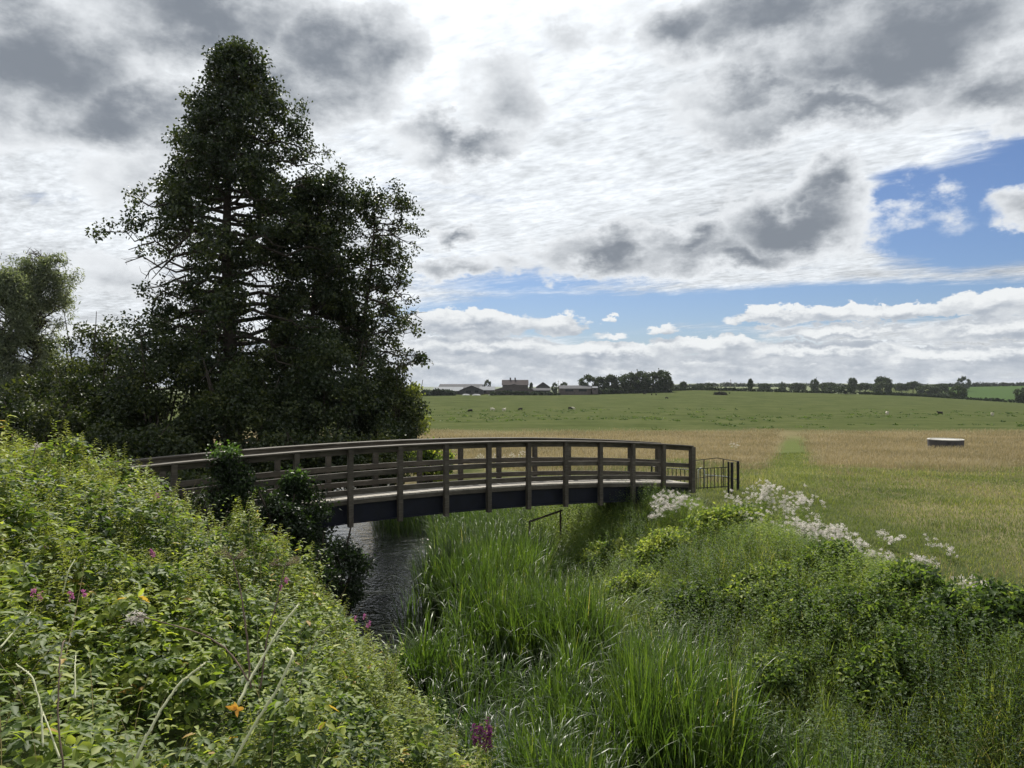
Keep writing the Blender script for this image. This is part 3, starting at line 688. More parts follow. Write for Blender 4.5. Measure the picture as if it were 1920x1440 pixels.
# lower fill, shade painted in as darker leaf tints
N = 90000; P2 = sample(N, -11, 3, 1.9, 14.5, zoneA, 1.1); x, y = P2.T
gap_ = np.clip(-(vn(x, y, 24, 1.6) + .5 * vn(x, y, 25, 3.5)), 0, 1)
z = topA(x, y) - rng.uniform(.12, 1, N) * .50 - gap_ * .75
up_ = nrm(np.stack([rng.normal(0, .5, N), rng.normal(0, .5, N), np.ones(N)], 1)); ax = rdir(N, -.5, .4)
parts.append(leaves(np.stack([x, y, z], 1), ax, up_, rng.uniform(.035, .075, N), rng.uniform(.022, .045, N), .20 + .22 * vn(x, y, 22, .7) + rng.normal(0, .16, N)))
N = 900; P2 = sample(N, -3.5, 1.6, 2.2, 6.5, lambda x, y: zoneA(x, y) & (vn(x, y, 23, .8) + .5 * sm(4.5, 2.5, y) > .15), 1.2); x, y = P2.T; z = topA(x, y) + rng.uniform(-.10, .06, N); aa = rng.uniform(0, 6.28, N); szz = rng.uniform(.045, .085, N); tn = rng.normal(.34, .14, N)
for off in (-1.9, -.95, 0, .95, 1.9):
    ax = np.stack([np.sin(aa + off), np.cos(aa + off), np.full(N, -.12)], 1)
    parts.append(leaves(np.stack([x, y, z], 1), ax, nrm(np.stack([rng.normal(0, .2, N), rng.normal(0, .2, N), np.ones(N)], 1)), szz * (1.15 - .12 * abs(off)), szz * .5, tn, fine=True, droop=.15))
# ascending leafy shoots that break up the surface
N = 1500; P2 = sample(N, -11, 3, 2.3, 14.5, zoneA, 1.2); x, y = P2.T; hs_ = rng.uniform(.08, .38, N) * sm(2, 4, y); K = 8; aa = rng.uniform(0, 6.28, N)
s = np.linspace(.1, 1, K); bb = np.stack([x, y, topA(x, y) - .06], 1)
pos = bb[:, None, :] + np.stack([np.sin(aa) * .3, np.cos(aa) * .3, np.ones(N)], 1)[:, None, :] * (s[None, :] * hs_[:, None])[:, :, None]; pos = pos.reshape(-1, 3); NN = len(pos); th = rng.uniform(0, 6.28, NN)
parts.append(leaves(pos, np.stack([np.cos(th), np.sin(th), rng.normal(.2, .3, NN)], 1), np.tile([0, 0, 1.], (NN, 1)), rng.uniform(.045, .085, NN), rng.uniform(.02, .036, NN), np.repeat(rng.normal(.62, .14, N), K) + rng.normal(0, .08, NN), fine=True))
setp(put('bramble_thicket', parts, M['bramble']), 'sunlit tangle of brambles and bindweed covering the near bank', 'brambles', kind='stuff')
N = 420; P2 = sample(N, -11, 3, 2.6, 13, lambda x, y: zoneA(x, y) & (vn(x, y, 27, .7) > -.1), 1.2); x, y = P2.T; z = topA(x, y) - .35
setp(put('dry_stems', [blades(np.stack([x, y, z], 1), rng.uniform(.45, .95, N), rng.uniform(.004, .008, N), rng.normal(1.0, 1.4, N), rng.uniform(0, .5, N), rng.uniform(.2, 1.3, N), np.clip(rng.normal(.4, .35, N), 0, 1), nseg=5)], M['dry']), 'thin dead grass stems scattered through the brambles', 'dead stems', kind='stuff')
# narrow leaved herbs standing through the brambles
def stems(P2, ztop, hgt, leafL, leafW, nl, lean=.25, tbase=None, spread=.9, tv=.12):
    n = len(P2); x, y = P2.T; az_ = rng.uniform(0, 6.28, n); ln = rng.uniform(0, lean, n)
    b0 = np.stack([x, y, ztop - hgt], 1); tip = b0 + np.stack([np.sin(az_) * ln * hgt, np.cos(az_) * ln * hgt, hgt], 1)
    s = np.linspace(.12, 1, nl); pos = b0[:, None, :] * (1 - s[None, :, None]) + tip[:, None, :] * s[None, :, None]
    sag = (s * s)[None, :] * (ln * hgt)[:, None] * .4; pos[:, :, 0] += np.sin(az_)[:, None] * sag; pos[:, :, 1] += np.cos(az_)[:, None] * sag
    pos = pos.reshape(-1, 3); th = np.tile(np.arange(nl) * 2.39996, n) + np.repeat(rng.uniform(0, 6, n), nl); NN = len(pos)
    el_ = rng.normal(.35, .25, NN); ax = np.stack([np.cos(th) * spread, np.sin(th) * spread, el_], 1)
    taper = np.tile(1 - .55 * s, n) * np.repeat(rng.uniform(.8, 1.2, n), nl)
    t_ = np.repeat((tbase if tbase is not None else .5) + rng.normal(0, tv, n), nl) + rng.normal(0, .08, NN)
    Lv = leaves(pos, ax, np.tile([0, 0, 1.], (NN, 1)) + rng.normal(0, .2, (NN, 3)), leafL * taper, leafW * taper, t_, droop=.3)
    sb = blades(b0, np.linalg.norm(tip - b0, axis=1), np.full(n, .006), az_, ln * .5, ln * 1.6, np.full(n, .5), nseg=3, twist=3)
    return [Lv, sb]
N = 2600; P2 = sample(N, -11, 3, 2.3, 14, lambda x, y: zoneA(x, y) & (vn(x, y, 24, 1.6) > -.35) & (vn(x, y, 31, .6) + .25 * rng.normal(0, 1, len(x)) > .05 + .25 * sm(6, 3, y)), 1.2)
hh = rng.uniform(.35, .7, N); zt = topA(*P2.T) + rng.uniform(-.10, .20, N) * sm(2.2, 4, P2[:, 1])
setp(put('willowherb_stems', stems(P2, zt, hh,   .074, .018, 42, .35, .52 + .2 * vn(P2[:, 0], P2[:, 1], 33, 1)), M['herb']), 'olive feathery willowherb stems mixed into the brambles on the near bank', 'willowherb', kind='stuff')

# ------------------------------------------------------------------ reeds and bank growth
def reed_zone(x, y): d = dd(x, y); k = sm(13, 18.5, y); return (d < -1.25 - 2.5 * k) & (d > -4.45 - .5 * sm(10, 12.5, y) - 1.6 * sm(15, 19, y) + .5 * vn(x, y, 46, .9)) & ((vn(x, y, 47, .8) > -.40) | (y < 12.5)) & (y > 5.6) & (y < 19) & (x < .8 * y) & (x > -.5 * y)
def fans(Pc, per, hfun, sprd, wlo, whi, flop, tint0, mat_pw=2.4, zbase=None, nseg=7, leanout=.5):
    n = len(Pc); N = n * per; cid = np.repeat(np.arange(n), per); a_ = rng.uniform(0, 6.28, N); r_ = np.abs(rng.normal(0, sprd, N))
    x = Pc[cid, 0] + np.sin(a_) * r_; y = Pc[cid, 1] + np.cos(a_) * r_
    h = hfun(x, y) * np.repeat(rng.uniform(.75, 1.15, n), per) * rng.uniform(.65, 1.1, N)
    fl = rng.random(N) < np.repeat(np.clip(rng.normal(flop, .12, n), .03, .9), per)
    az_ = np.where(r_ > sprd * .35, a_ + rng.normal(0, .5, N), rng.uniform(0, 6.28, N))
    th1 = np.where(fl, rng.uniform(1.3, 2.5, N), rng.uniform(.15, .9, N)); th0 = rng.uniform(0, .12, N) + r_ / sprd * leanout * .22
    w = rng.uniform(wlo, whi, N) * np.where(fl, 1.25, 1)
    tn = tint0 + np.repeat(rng.normal(0, .10, n), per) + rng.normal(0, .14, N)
    zz_ = np.full(N, WATER - .1) if zbase is None else zbase(x, y)
    return blades(np.stack([x, y, zz_], 1), h, w, az_, th0, th1, np.clip(tn, 0, 1), nseg=nseg, pw=mat_pw)
def gapm(x, y): return (((x + .2) / .5) ** 2 + ((y - 11.4) / .9) ** 2 > 1) & (((x - 1.3) / .35) ** 2 + ((y - 11.2) / 1.6) ** 2 > 1)
def dome(x, y):
    q = lambda cx, cy, rx, ry: np.clip(1 - ((x - cx) / rx) ** 2 - ((y - cy) / ry) ** 2, 0, 1)
    return np.maximum.reduce([q(-.4, 16.2, 2.6, 3.6), q(1.9, 10.3, 1.45, 2.0), q(-1.3, 12.6, .8, .9), q(1.2, 13.4, 1.3, 1.0), q(.35, 8.2, .9, 1.1)]) ** .5
NC = 470; P2 = sample(NC, -7, 8, 5.6, 19, lambda x, y: reed_zone(x, y) & gapm(x, y) & (rng.random(len(x)) < .10 + 1.3 * dome(x, y)), 1.0)
def rh(x, y): return 1.62 * (.70 + .36 * dome(x, y)) * (1 + .16 * vn(x, y, 42, .9)) * (1 - .22 * sm(-3.2, -2.0, dd(x, y)))
dC = dd(*P2.T); near = dC > -2.9 - 1.0 * sm(13, 18, P2[:, 1])
pr = [fans(P2[~near], 34, rh, .12, .014, .034, .13, .50), fans(P2[near], 26, rh, .15, .015, .034, .38, .45)]
P2 = sample(16, -1, 8, 6, 9, lambda x, y: (dd(x, y) < -4.2) & (dd(x, y) > -7.4) & (x < .78 * y), 1.0)
pr.append(fans(P2, 14, lambda x, y: 1.15 + 0 * x, .10, .010, .020, .3, .5))
P2 = sample(170, -5, 6, 6, 13, lambda x, y: (dd(x, y) < -.9) & (dd(x, y) > -5) & (x < .7 * y) & (x > -.5 * y), 1.0)
pr.append(fans(P2, 20, lambda x, y: .95 + 0 * x, .10, .012, .028, .6, .36, 1.6))
# second bed under and beyond the bridge
N = 9000; P2 = sample(N, -8, 2.5, 17, 30, lambda x, y: (x / y > -.195 + .03 * vn(x, y, 44, .8)) & (x / y < .06) & (dd(x, y) < -3) & (dd(x, y) > -13) & ((x / y > -.11) | (y > 24.0)), 1.0); x, y = P2.T
fl = rng.random(N) < .45
pr.append(blades(np.stack([x, y, np.full(N, WATER - .1)], 1), rng.uniform(.8, 1.35, N), rng.uniform(.012, .02, N), rng.normal(-1.6, .9, N), rng.uniform(0, .2, N), np.where(fl, rng.uniform(1.4, 2.4, N), rng.uniform(.2, .9, N)), np.clip(.45 + rng.normal(0, .17, N), 0, 1), nseg=6, pw=2.0))
setp(put('reed_bed', pr, M['reed']), 'dense dark green bed of sweet flag blades growing in the stream, some folded and shining', 'reeds', kind='stuff')

def zoneC(x, y): d = dd(x, y); e = right_edge(y); return (d > e - .5 + .5 * vn(x, y, 51, .6)) & (d < np.where(y < 10, -4.5, np.where(y < 14, -5.4, -6.0))) & (y > 6.3) & (y < 26) & (x < .76 * y + .5) & (x > -.1 * y)
def zC(x, y): return ground_z(x, y)
def hC(x, y): d = dd(x, y); e = right_edge(y); return np.clip(.52 + .40 * vn(x, y, 52, .5) + .28 * vn(x, y, 53, 1.2), .1, 1.2) * (.35 + .65 * sm(e - .5, e + .8, d)) + .12
N = 3800; P2 = sample(N, -2, 17, 6.3, 26, lambda x, y: zoneC(x, y) & (hC(x, y) > .30), 1.1); x, y = P2.T
hh = np.maximum(hC(x, y), .2) * rng.uniform(.75, 1.2, N)
mounds = [(1590, 1230, 11.6, .9, .18), (1700, 1190, 12.2, .7, .25), (1500, 1190, 12.6, .7, .3), (1810, 1230, 10.8, .8, .15), (1420, 1130, 14.0, .7, .5), (1290, 1110, 14.6, .7, .28), (1340, 1010, 18.0, .8, .55),
          (1240, 1020, 18.0, .7, .65), (1120, 1010, 19.0, .8, .55), (1660, 1300, 10.4, .6, .2), (1880, 1180, 10.8, .6, .2), (1380, 980, 18.4, .7, .5), (1180, 1060, 16.5, .6, .6), (1560, 1100, 14.0, .6, .35), (1450, 1260, 11.2, .5, .35)]
mp = []
for (px, py, Ym, rm, tn) in mounds:
    xm_ = (px - 960) / F * Ym; nn = 54; C = np.stack([xm_ + rng.normal(0, rm * .5, nn), Ym + rng.normal(0, rm * .5, nn), np.zeros(nn)], 1); rr_ = np.hypot(C[:, 0] - xm_, C[:, 1] - Ym) / rm
    C[:, 2] = ground_z(C[:, 0], C[:, 1]) + (.52 * np.clip(1 - .5 * rr_ ** 2, .15, 1)) * rng.uniform(.6, 1.15, nn)
    mp.append(cloud_leaves(C, 80, rng.uniform(.12, .32, nn), .095, .058, tn + .14, .3, upb=.6, fine=False))
setp(put('dense_weeds', mp, M['nettle']), 'dense leafy hummocks of weeds rising out of the nettles on the field side bank', 'weeds', kind='stuff')
setp(put('nettle_bank', stems(P2, zC(x, y) + hh, hh, .100, .048, 22, .3, .44 + .38 * vn(x, y, 54, .45) + .2 * vn(x, y, 55, 1.4), 1.0), M['nettle']), 'mixed nettles and rank herbs on the field side bank', 'nettles', kind='stuff')
# rank grass woven through that bank
N = 22000; P2 = sample(N, -2, 17, 6.0, 26, lambda x, y: zoneC(x, y) & (rng.random(len(x)) < .25 + .75 * sm(-.2, .5, vn(x, y, 56, .45)) + .8 * (y < 11)), 1.15); x, y = P2.T
hh = (.30 + .25 * (hC(x, y))) * rng.uniform(.6, 1.5, N)
pg = [blades(np.stack([x, y, zC(x, y)], 1), hh, rng.uniform(.006, .012, N), rng.uniform(0, 6.28, N), rng.uniform(0, .4, N), rng.uniform(.6, 2.0, N), np.clip(.46 + .35 * vn(x, y, 57, .5) + rng.normal(0, .17, N), 0, 1), nseg=4)]
P2 = sample(1500, -2, 17, 6.0, 22, lambda x, y: zoneC(x, y) & (rng.random(len(x)) < .3 + .7 * sm(-.2, .4, vn(x, y, 56, .45)) + .6 * (y < 11)), 1.15)
pg.append(fans(P2, 26, lambda x, y: .38 + .25 * hC(x, y), .07, .006, .013, .45, .50, 1.5, zbase=lambda x, y: zC(x, y), nseg=5, leanout=1.4))
setp(put('rank_grass', pg, M['rank']), 'bright arching rank grass between the reeds and the nettles', 'grass', kind='stuff')

# meadow: short green grass close to the bank, dry tall grass further out
def dryf(x, y):
    yyv = y + vn(x, y, 61, .11) * 9 + vn(x, y, 69, .5) * 4; b = sm(31, 40, yyv) * (1 - sm(74, 100, yyv)); path = np.abs(x - (10.4 + (y - 28) * .386) + .5 * vn(x, y, 68, .12)) < rng.normal(1.25, .35, len(x)) + .3 * vn(x, y, 62, .6)
    pt = (vn(x, y, 63, .12) + .4 * vn(x, y, 70, .5) > -.05) & (x > 7.5) & (y < 35); return np.where(path & (y > 24), 0, np.maximum(b, pt * .25))
def fieldz(x, y): return (dd(x, y) < right_edge(y) + .4) & (x < .74 * y + 1) & (x > -.12 * y) & (y > 9)
N = 90000; P2 = sample(N, -6, 36, 9, 48, lambda x, y: fieldz(x, y) & (rng.random(len(x)) > dryf(x, y)) & (rng.random(len(x)) < np.clip(16 / y, 0, 1)), 1.0); x, y = P2.T
pg = [blades(np.stack([x, y, ground_z(x, y) - .01], 1), rng.uniform(.06, .15, N) * (1 + .9 * sm(.35, .8, vn(x, y, 64, .5))), rng.uniform(.008, .013, N) * (.7 + y / 30), rng.uniform(0, 6.28, N), rng.uniform(0, .5, N), rng.uniform(.5, 1.6, N), np.clip(.45 + .22 * vn(x, y, 65, .3) + rng.normal(0, .17, N), 0, 1), nseg=2)]
setp(put('meadow_grass', pg, M['grass']), 'short grazed grass of the meadow beside the footbridge', 'grass', kind='stuff')
N = 120000; P2 = sample(N, -12, 72, 10, 98, lambda x, y: (x < .74 * y + 1) & (x > -.16 * y) & (dd(x, y) < right_edge(y) - .3) & (rng.random(len(x)) < dryf(x, y)) & (rng.random(len(x)) < np.clip(34 / y, 0, 1) ** 1.5), 1.0); x, y = P2.T
pg = [blades(np.stack([x, y, ground_z(x, y) - .01], 1), rng.uniform(.16, .42, N) * np.where(y < 33, .6, 1), .010 + y * .00032, rng.uniform(0, 6.28, N), rng.uniform(0, .3, N), rng.uniform(.3, 1.2, N), np.clip(.5 + .25 * vn(x, y, 66, .25) + rng.normal(0, .2, N), 0, 1), nseg=2)]
setp(put('dry_grass', pg, M['dry']), 'tall dry tan grass forming a band across the meadow', 'dry grass', kind='stuff')
# darker tussocks scattered on the grazed slope
N = 420; P2 = sample(N, -30, 170, 95, 240, lambda x, y: (x < .72 * y) & (x > -.14 * y) & (vn(x * .5, y, 67, .09) > .1), 1.0); x, y = P2.T
Ct = np.stack([x, y, ground_z(x, y) + .05], 1)
setp(put('tussock_grass', cloud_leaves(Ct, 22, rng.uniform(.3, 1.1, N), .4, .2, .22, .2, squash=.14), M['nettle']), 'dark tussocks scattered across the grazed slope', 'tussocks', kind='stuff')

# tall weeds with white fluffy heads
def weed(px, ytop, Y, hw, n, label, hgt=None, dens=30):
    x0, _, g0 = atg(px, Y); root = empty('seeding_weed', (x0, Y, g0), label, 'weed', 'tall weeds with white fluffy seed heads'); zt0 = (720 - ytop) / F * Y; w = hw / F * Y
    P2 = np.stack([x0 + rng.normal(0, w * .5, n), Y + rng.normal(0, .28, n)], 1); gz = ground_z(*P2.T)
    top = zt0 - np.abs(rng.normal(0, .26, n)) - .25 * ((P2[:, 0] - x0) / (w + .01)) ** 2 * .5; hh = np.maximum(top - gz, .25)
    V = stems(P2, gz + hh, hh, .085, .017, 30, .12, .35, .8)
    put('foliage', V, M['nettle'], root)
    for q in range(n):
        nh = 5; C = np.array([P2[q, 0], P2[q, 1], gz[q] + hh[q] - .03]) + rng.normal(0, .06, (nh, 3)) * np.array([1, 1, 1.1])
        put('seed_head', cloud_leaves(C, dens, rng.uniform(.03, .07, nh), .022, .016, .6, .3, squash=.7), M['fluff'], root)
weed(1262, 926, 19.6, 40, 40, 'dense clump of white fluffy weeds against the dark end of the bridge girder')
weed(1228, 955, 20.2, 16, 8, 'small white topped weed leaning from the left side of the clump under the bridge end')
weed(1385, 922, 19.5, 26, 12, 'white fluffy weeds just below the gate railing')
weed(1440, 908, 19.0, 34, 24, 'tallest white fluffy weeds on the skyline of the bank, right of the railing')
weed(1492, 922, 18.6, 34, 22, 'white fluffy weeds following the tallest ones down the bank edge')
weed(1425, 948, 17.6, 34, 9, 'sparse white weeds low in front of the tallest clump')
weed(1518, 976, 16.4, 44, 36, 'broad bright clump of white seed heads in the middle of the bank edge')
weed(1566, 985, 16.6, 30, 22, 'white seed heads joined to the broad clump on its field side')
weed(1545, 1022, 15.0, 18, 5, 'single drooping white head below the broad clump')
weed(1612, 1005, 15.4, 20, 7, 'small white headed weed at the field edge after the broad clump')
weed(1645, 1040, 14.6, 20, 8, 'low white headed weed leaning outward over the grass')
weed(1673, 993, 16.0, 14, 5, 'lone upright weed with white head standing clear on the meadow')
weed(1700, 1068, 13.8, 20, 5, 'pair of small white heads halfway down the bank edge')
weed(1732, 1062, 14.2, 18, 5, 'thin weed with few white heads next to the grass')
weed(1768, 1038, 15.2, 12, 4, 'small pale weed alone in the brown grass')
weed(1832, 1095, 12.4, 24, 7, 'white headed weed standing in the dark nettles by the picture edge')
weed(1862, 1118, 12.0, 22, 6, 'short white weed in front of the nettles by the picture edge')
weed(1378, 828, 52, 10, 8, 'pale weed in the dry grass beyond the railing', dens=20)
for i, (px, yt) in enumerate(((935, 850), (965, 846), (985, 848), (900, 852))):
    weed(px, yt, 36 + i, 14, 7, ['white flowering weeds seen through the bridge rail, second patch from the trees', 'brightest white flowering weeds seen through the middle of the bridge rail',
                                  'white flowering weeds at the right end of the patch behind the rail', 'white flowering weeds behind the rail, nearest to the trees'][i], dens=14)

# pink flower spikes
def spike(px, py, Y, m_, hgt, label, name='flower_spike', n=3, sp=.06, fl=30, r=.012):
    name2 = name == 'loosestrife'; fl = fl if name2 else 9
    x0, _, z0_ = at(px, py, Y); root = empty(name, (x0, Y, z0_ - hgt), label, 'flower'); P2 = np.stack([x0 + rng.normal(0, sp, n), Y + rng.normal(0, sp, n)], 1); zt = z0_ - rng.uniform(0, .05, n)
    put('leafy_stem', stems(P2, zt, np.full(n, hgt), .06, .014, 26, .1, .5), M['herb'], root)
    s = rng.uniform(0, .14 if name2 else .05, (n, fl)); C = np.stack([np.repeat(P2[:, 0], fl), np.repeat(P2[:, 1], fl), (zt[:, None] - s).ravel()], 1) + rng.normal(0, .006, (n * fl, 3))
    for q in range(n): put('petals', cloud_leaves(C[q * fl:(q + 1) * fl], 5, r, .014, .011, .5, .3), m_, root)
spike(918, 1352, 4.7, M['purple'], .5, 'dark purple loosestrife spikes where the brambles meet the reeds', 'loosestrife', 5, .05)
spike(668, 1152, 8.4, M['pink'], .5, 'pink flowered stem on the brink above the open water', 'willowherb', 2)
spike(690, 1165, 8.2, M['pink'], .5, 'second pink flowered stem leaning over the water', 'willowherb', 2, fl=16)
spike(275, 1028, 7.0, M['pink'], .5, 'pink flower deep in the middle of the bramble slope', 'willowherb', 2, fl=14)
spike(96, 1015, 6.4, M['pink'], .5, 'pink flower near the picture edge on the upper bramble slope', 'willowherb', 2, fl=14)
spike(148, 1104, 5.2, M['pink'], .5, 'small pink flower below the upper one on the bramble slope', 'willowherb', 2, fl=14)
spike(82, 1103, 5.0, M['pink'], .5, 'pink flower between dead stems at the picture edge', 'willowherb', 2, fl=14)
spike(290, 925, 9.6, M['pink'], .5, 'faded pink flower at the top of the bramble slope under the rail', 'willowherb', 2, fl=18)
spike(525, 1078, 6.6, M['pink'], .4, 'pink flower beside the tall dead stalks', 'willowherb', 2, fl=12)

# pale twisted seed stems and dead stalks in the near bank
def stalk_line(name, pts, Y0, Y1, r0, r1, m_, label, cat_, twist=0.0, fuzz=0, umbel=0, seedtuft=0):
    n = len(pts); W3 = [np.array(at(px, py, Y0 + (Y1 - Y0) * i / (n - 1))) for i, (px, py) in enumerate(pts)]
    W3 = np.array(W3); tt = np.linspace(0, n - 1, 26); C = np.stack([np.interp(tt, np.arange(n), W3[:, k]) for k in range(3)], 1)
    for _ in range(3): C[1:-1] = (C[:-2] + 2 * C[1:-1] + C[2:]) / 4
    C = C + rng.normal(0, twist, C.shape)
    if m_ is M['straw']: r0, r1 = r0 * 1.45, r1 * 1.35
    root = empty(name, tuple(C[0]), label, cat_)
    MB().tube([tuple(c_) for c_ in C], list(np.linspace(r0, r1, 26)), 6).build('stem', m_, root, smooth=True)
    if fuzz:
        k = rng.integers(4, 26, fuzz); pos = C[k] + rng.normal(0, .002, (fuzz, 3)); d_ = nrm(np.gradient(C, axis=0)[k] + rng.normal(0, .002, (fuzz, 3)))
        put('seeds', leaves(pos, nrm(d_ + rdir(fuzz) * .35), rdir(fuzz), rng.uniform(.010, .018, fuzz), .005, rng.uniform(.2, 1, fuzz)), M['straw'], root)
    if umbel:
        um = MB(); tip = C[-1]; Cc = []
        for k in range(umbel):
            v = nrm(rdir(1, .25, .8)[0] * np.array([1, 1, .8])); e = tip + v * rng.uniform(.06, .10); um.tube([tuple(tip), tuple(e)], .0014, 4, cap=False); Cc.append(e)
            for q in range(5): e2 = e + rdir(1, .2, .9)[0] * .02; um.tube([tuple(e), tuple(e2)], .0008, 3, cap=False)
        um.build('umbel', m_, root); put('seeds', cloud_leaves(np.array(Cc), 16, .022, .007, .004, .4, .3, squash=.4), M['dry'], root)
    if seedtuft:
        put('seed_tuft', cloud_leaves(C[-1:], seedtuft, .045, .03, .006, .5, .3), M['fluff'], root)
    return root
stalk_line('seed_stem', [(256, 1421), (285, 1360), (310, 1318), (338, 1278), (381, 1247)], 2.9, 3.2, .0045, .003, M['straw'], 'pale rope-like seeding stem rising from the bottom, left of the yellow leaf', 'seed stem', .0012, 150)
stalk_line('seed_stem', [(435, 1436), (475, 1360), (517, 1300), (545, 1240), (551, 1222), (540, 1216), (532, 1220)], 2.9, 3.2, .0042, .003, M['straw'], 'pale twisted seeding stem hooked over at its top, right of the yellow leaf', 'seed stem', .0012, 150)
stalk_line('seed_stem', [(446, 1322), (470, 1270), (500, 1220), (530, 1170), (559, 1134)], 3.4, 3.9, .0052, .003, M['straw'], 'pale seeding stem pointing up between the tall dead stalks', 'seed stem', .0012, 140)
stalk_line('seed_stem', [(80, 1400), (78, 1330), (62, 1270), (30, 1245)], 3.0, 3.3, .003, .002, M['straw'], 'thin bleached stem curving near the picture corner', 'seed stem', .001, 40)
stalk_line('dead_stalk', [(470, 1290), (464, 1200), (452, 1110), (437, 1050)], 3.5, 3.9, .006, .0035, M['stalk'], 'upright brown dead stalk topped by a dry umbel', 'dead stalk', .001, 0, 14)
stalk_line('dead_stalk', [(488, 1290), (500, 1200), (518, 1130), (534, 1062)], 3.6, 4.0, .005, .003, M['stalk'], 'dark dead stalk leaning right with a small dry umbel above the shade', 'dead stalk', .001, 0, 12)
stalk_line('dead_stalk', [(466, 1277), (435, 1225), (385, 1190), (300, 1165), (255, 1155)], 3.5, 3.9, .0045, .003, M['stalk'], 'long dead stalk arching left to a white seed tuft', 'dead stalk', .001, 0, 0, 90)
stalk_line('dead_stalk', [(118, 1440), (108, 1330), (112, 1240), (120, 1200)], 3.0, 3.4, .004, .003, M['stalk'], 'knobbly grey dead stalk at the left of the bramble slope', 'dead stalk', .002)
stalk_line('dead_stalk', [(142, 1310), (140, 1260), (142, 1230)], 3.3, 3.5, .0025, .002, M['straw'], 'short bleached stick standing beside the grey dead stalk', 'dead stalk', .001)
stalk_line('dead_stalk', [(112, 1422), (90, 1360), (74, 1320)], 3.0, 3.2, .003, .002, M['straw'], 'bleached straight twig slanting left near the bottom', 'dead stalk', .0005)
stalk_line('dead_stalk', [(0, 1215), (30, 1180), (58, 1148)], 3.9, 4.2, .004, .002, M['straw'], 'pale grass stem slanting up from the picture edge', 'dead stalk', .0005)
stalk_line('dead_stalk', [(118, 1112), (128, 1070), (140, 1050)], 5.4, 5.6, .004, .003, M['straw'], 'pale bent stem high on the bramble slope', 'dead stalk', .0005)
stalk_line('dead_stalk', [(66, 1000), (50, 900), (66, 840), (70, 835)], 8.4, 8.9, .008, .005, M['stalk'], 'dry stem with a grey tufted top above the bramble slope', 'dead stalk', .002, 0, 0, 60)
stalk_line('dead_stalk', [(560, 1300), (572, 1240), (600, 1190), (625, 1165)], 4.2, 4.6, .002, .0015, M['stalk'], 'fine dark stem to the right of the hooked pale one', 'dead stalk', .001)
root = empty('yellow_leaf', at(445, 1335, 3.0), 'bright yellow withered leaf low among the brambles', 'leaf')
c0 = np.array(at(445, 1330, 3.0)); k = 6
put('blade', leaves(np.tile(c0, (k, 1)), rdir(k, -.2, .9) * np.array([1, .4, 1]), np.tile([0, -1, .4], (k, 1)), rng.uniform(.028, .05, k), .018, rng.uniform(0, 1, k), fine=True), M['yellow'], root)

# ------------------------------------------------------------------ round water tank in the meadow
xt, yt, zt = atg(1773, 55.0); zt -= .02
tank = empty('water_tank', (xt, yt, zt), 'low round livestock tank with a pale rim standing in the dry grass', 'tank')
def ring(r0, r1, z0_, z1_, n=48):
    V = []; Fs = []
    for k in range(n):
        a = 2 * math.pi * k / n; ca, sa = math.cos(a), math.sin(a)
        V += [(xt + r1 * ca, yt + r1 * sa, z0_), (xt + r1 * ca, yt + r1 * sa, z1_), (xt + r0 * ca, yt + r0 * sa, z1_), (xt + r0 * ca, yt + r0 * sa, z0_)]
    for k in range(n):
        j = (k + 1) % n
        for q in range(4): Fs.append((k * 4 + q, j * 4 + q, j * 4 + (q + 1) % 4, k * 4 + (q + 1) % 4))
    return MB().add(V, Fs)
ring(1.10, 1.19, zt, zt + .64).build('wall', M['tank'], tank); ring(1.06, 1.21, zt + .642, zt + .70).build('rim', M['concrete'], tank)
V = [(xt + 1.09 * math.cos(a), yt + 1.09 * math.sin(a), zt + .66) for a in np.linspace(0, 2 * math.pi, 40, endpoint=False)]
MB().add(V, [tuple(range(40))]).build('lid', M['concrete'], tank)
# ------------------------------------------------------------------ sheep
def sheep_mesh(grazing=True):
    me = bpy.data.meshes.new('fleece')
    v = [(-.45, 0, .62), (-.2, 0, .66), (.15, 0, .66), (.42, 0, .64), (.58, 0, .62 if grazing else .82), (.72, 0, .30 if grazing else .98), (.86, 0, .14 if grazing else .92)]
    r = [.20, .28, .28, .23, .13, .09, .05]; e = [(i, i + 1) for i in range(6)]
    for (px_, sy) in ((0, 1), (0, -1), (3, 1), (3, -1)):
        b = len(v); x_ = v[px_][0]; v += [(x_, .13 * sy, .42), (x_ + .02, .13 * sy, .2), (x_, .13 * sy, .02)]; r += [.09, .04, .035]; e += [(px_, b), (b, b + 1), (b + 1, b + 2)]
    me.from_pydata(v, e, []); o = bpy.data.objects.new('tmp', me); COL.objects.link(o)
    m_ = o.modifiers.new('s', 'SKIN'); o.modifiers.new('b', 'SUBSURF').levels = 1
    for i, rr in enumerate(r): me.skin_vertices[0].data[i].radius = (rr, rr)
    me.skin_vertices[0].data[1].use_root = True
    dg = bpy.context.evaluated_depsgraph_get(); me2 = bpy.data.meshes.new_from_object(o.evaluated_get(dg)); bpy.data.objects.remove(o); return me2
SG, SU = sheep_mesh(True), sheep_mesh(False)
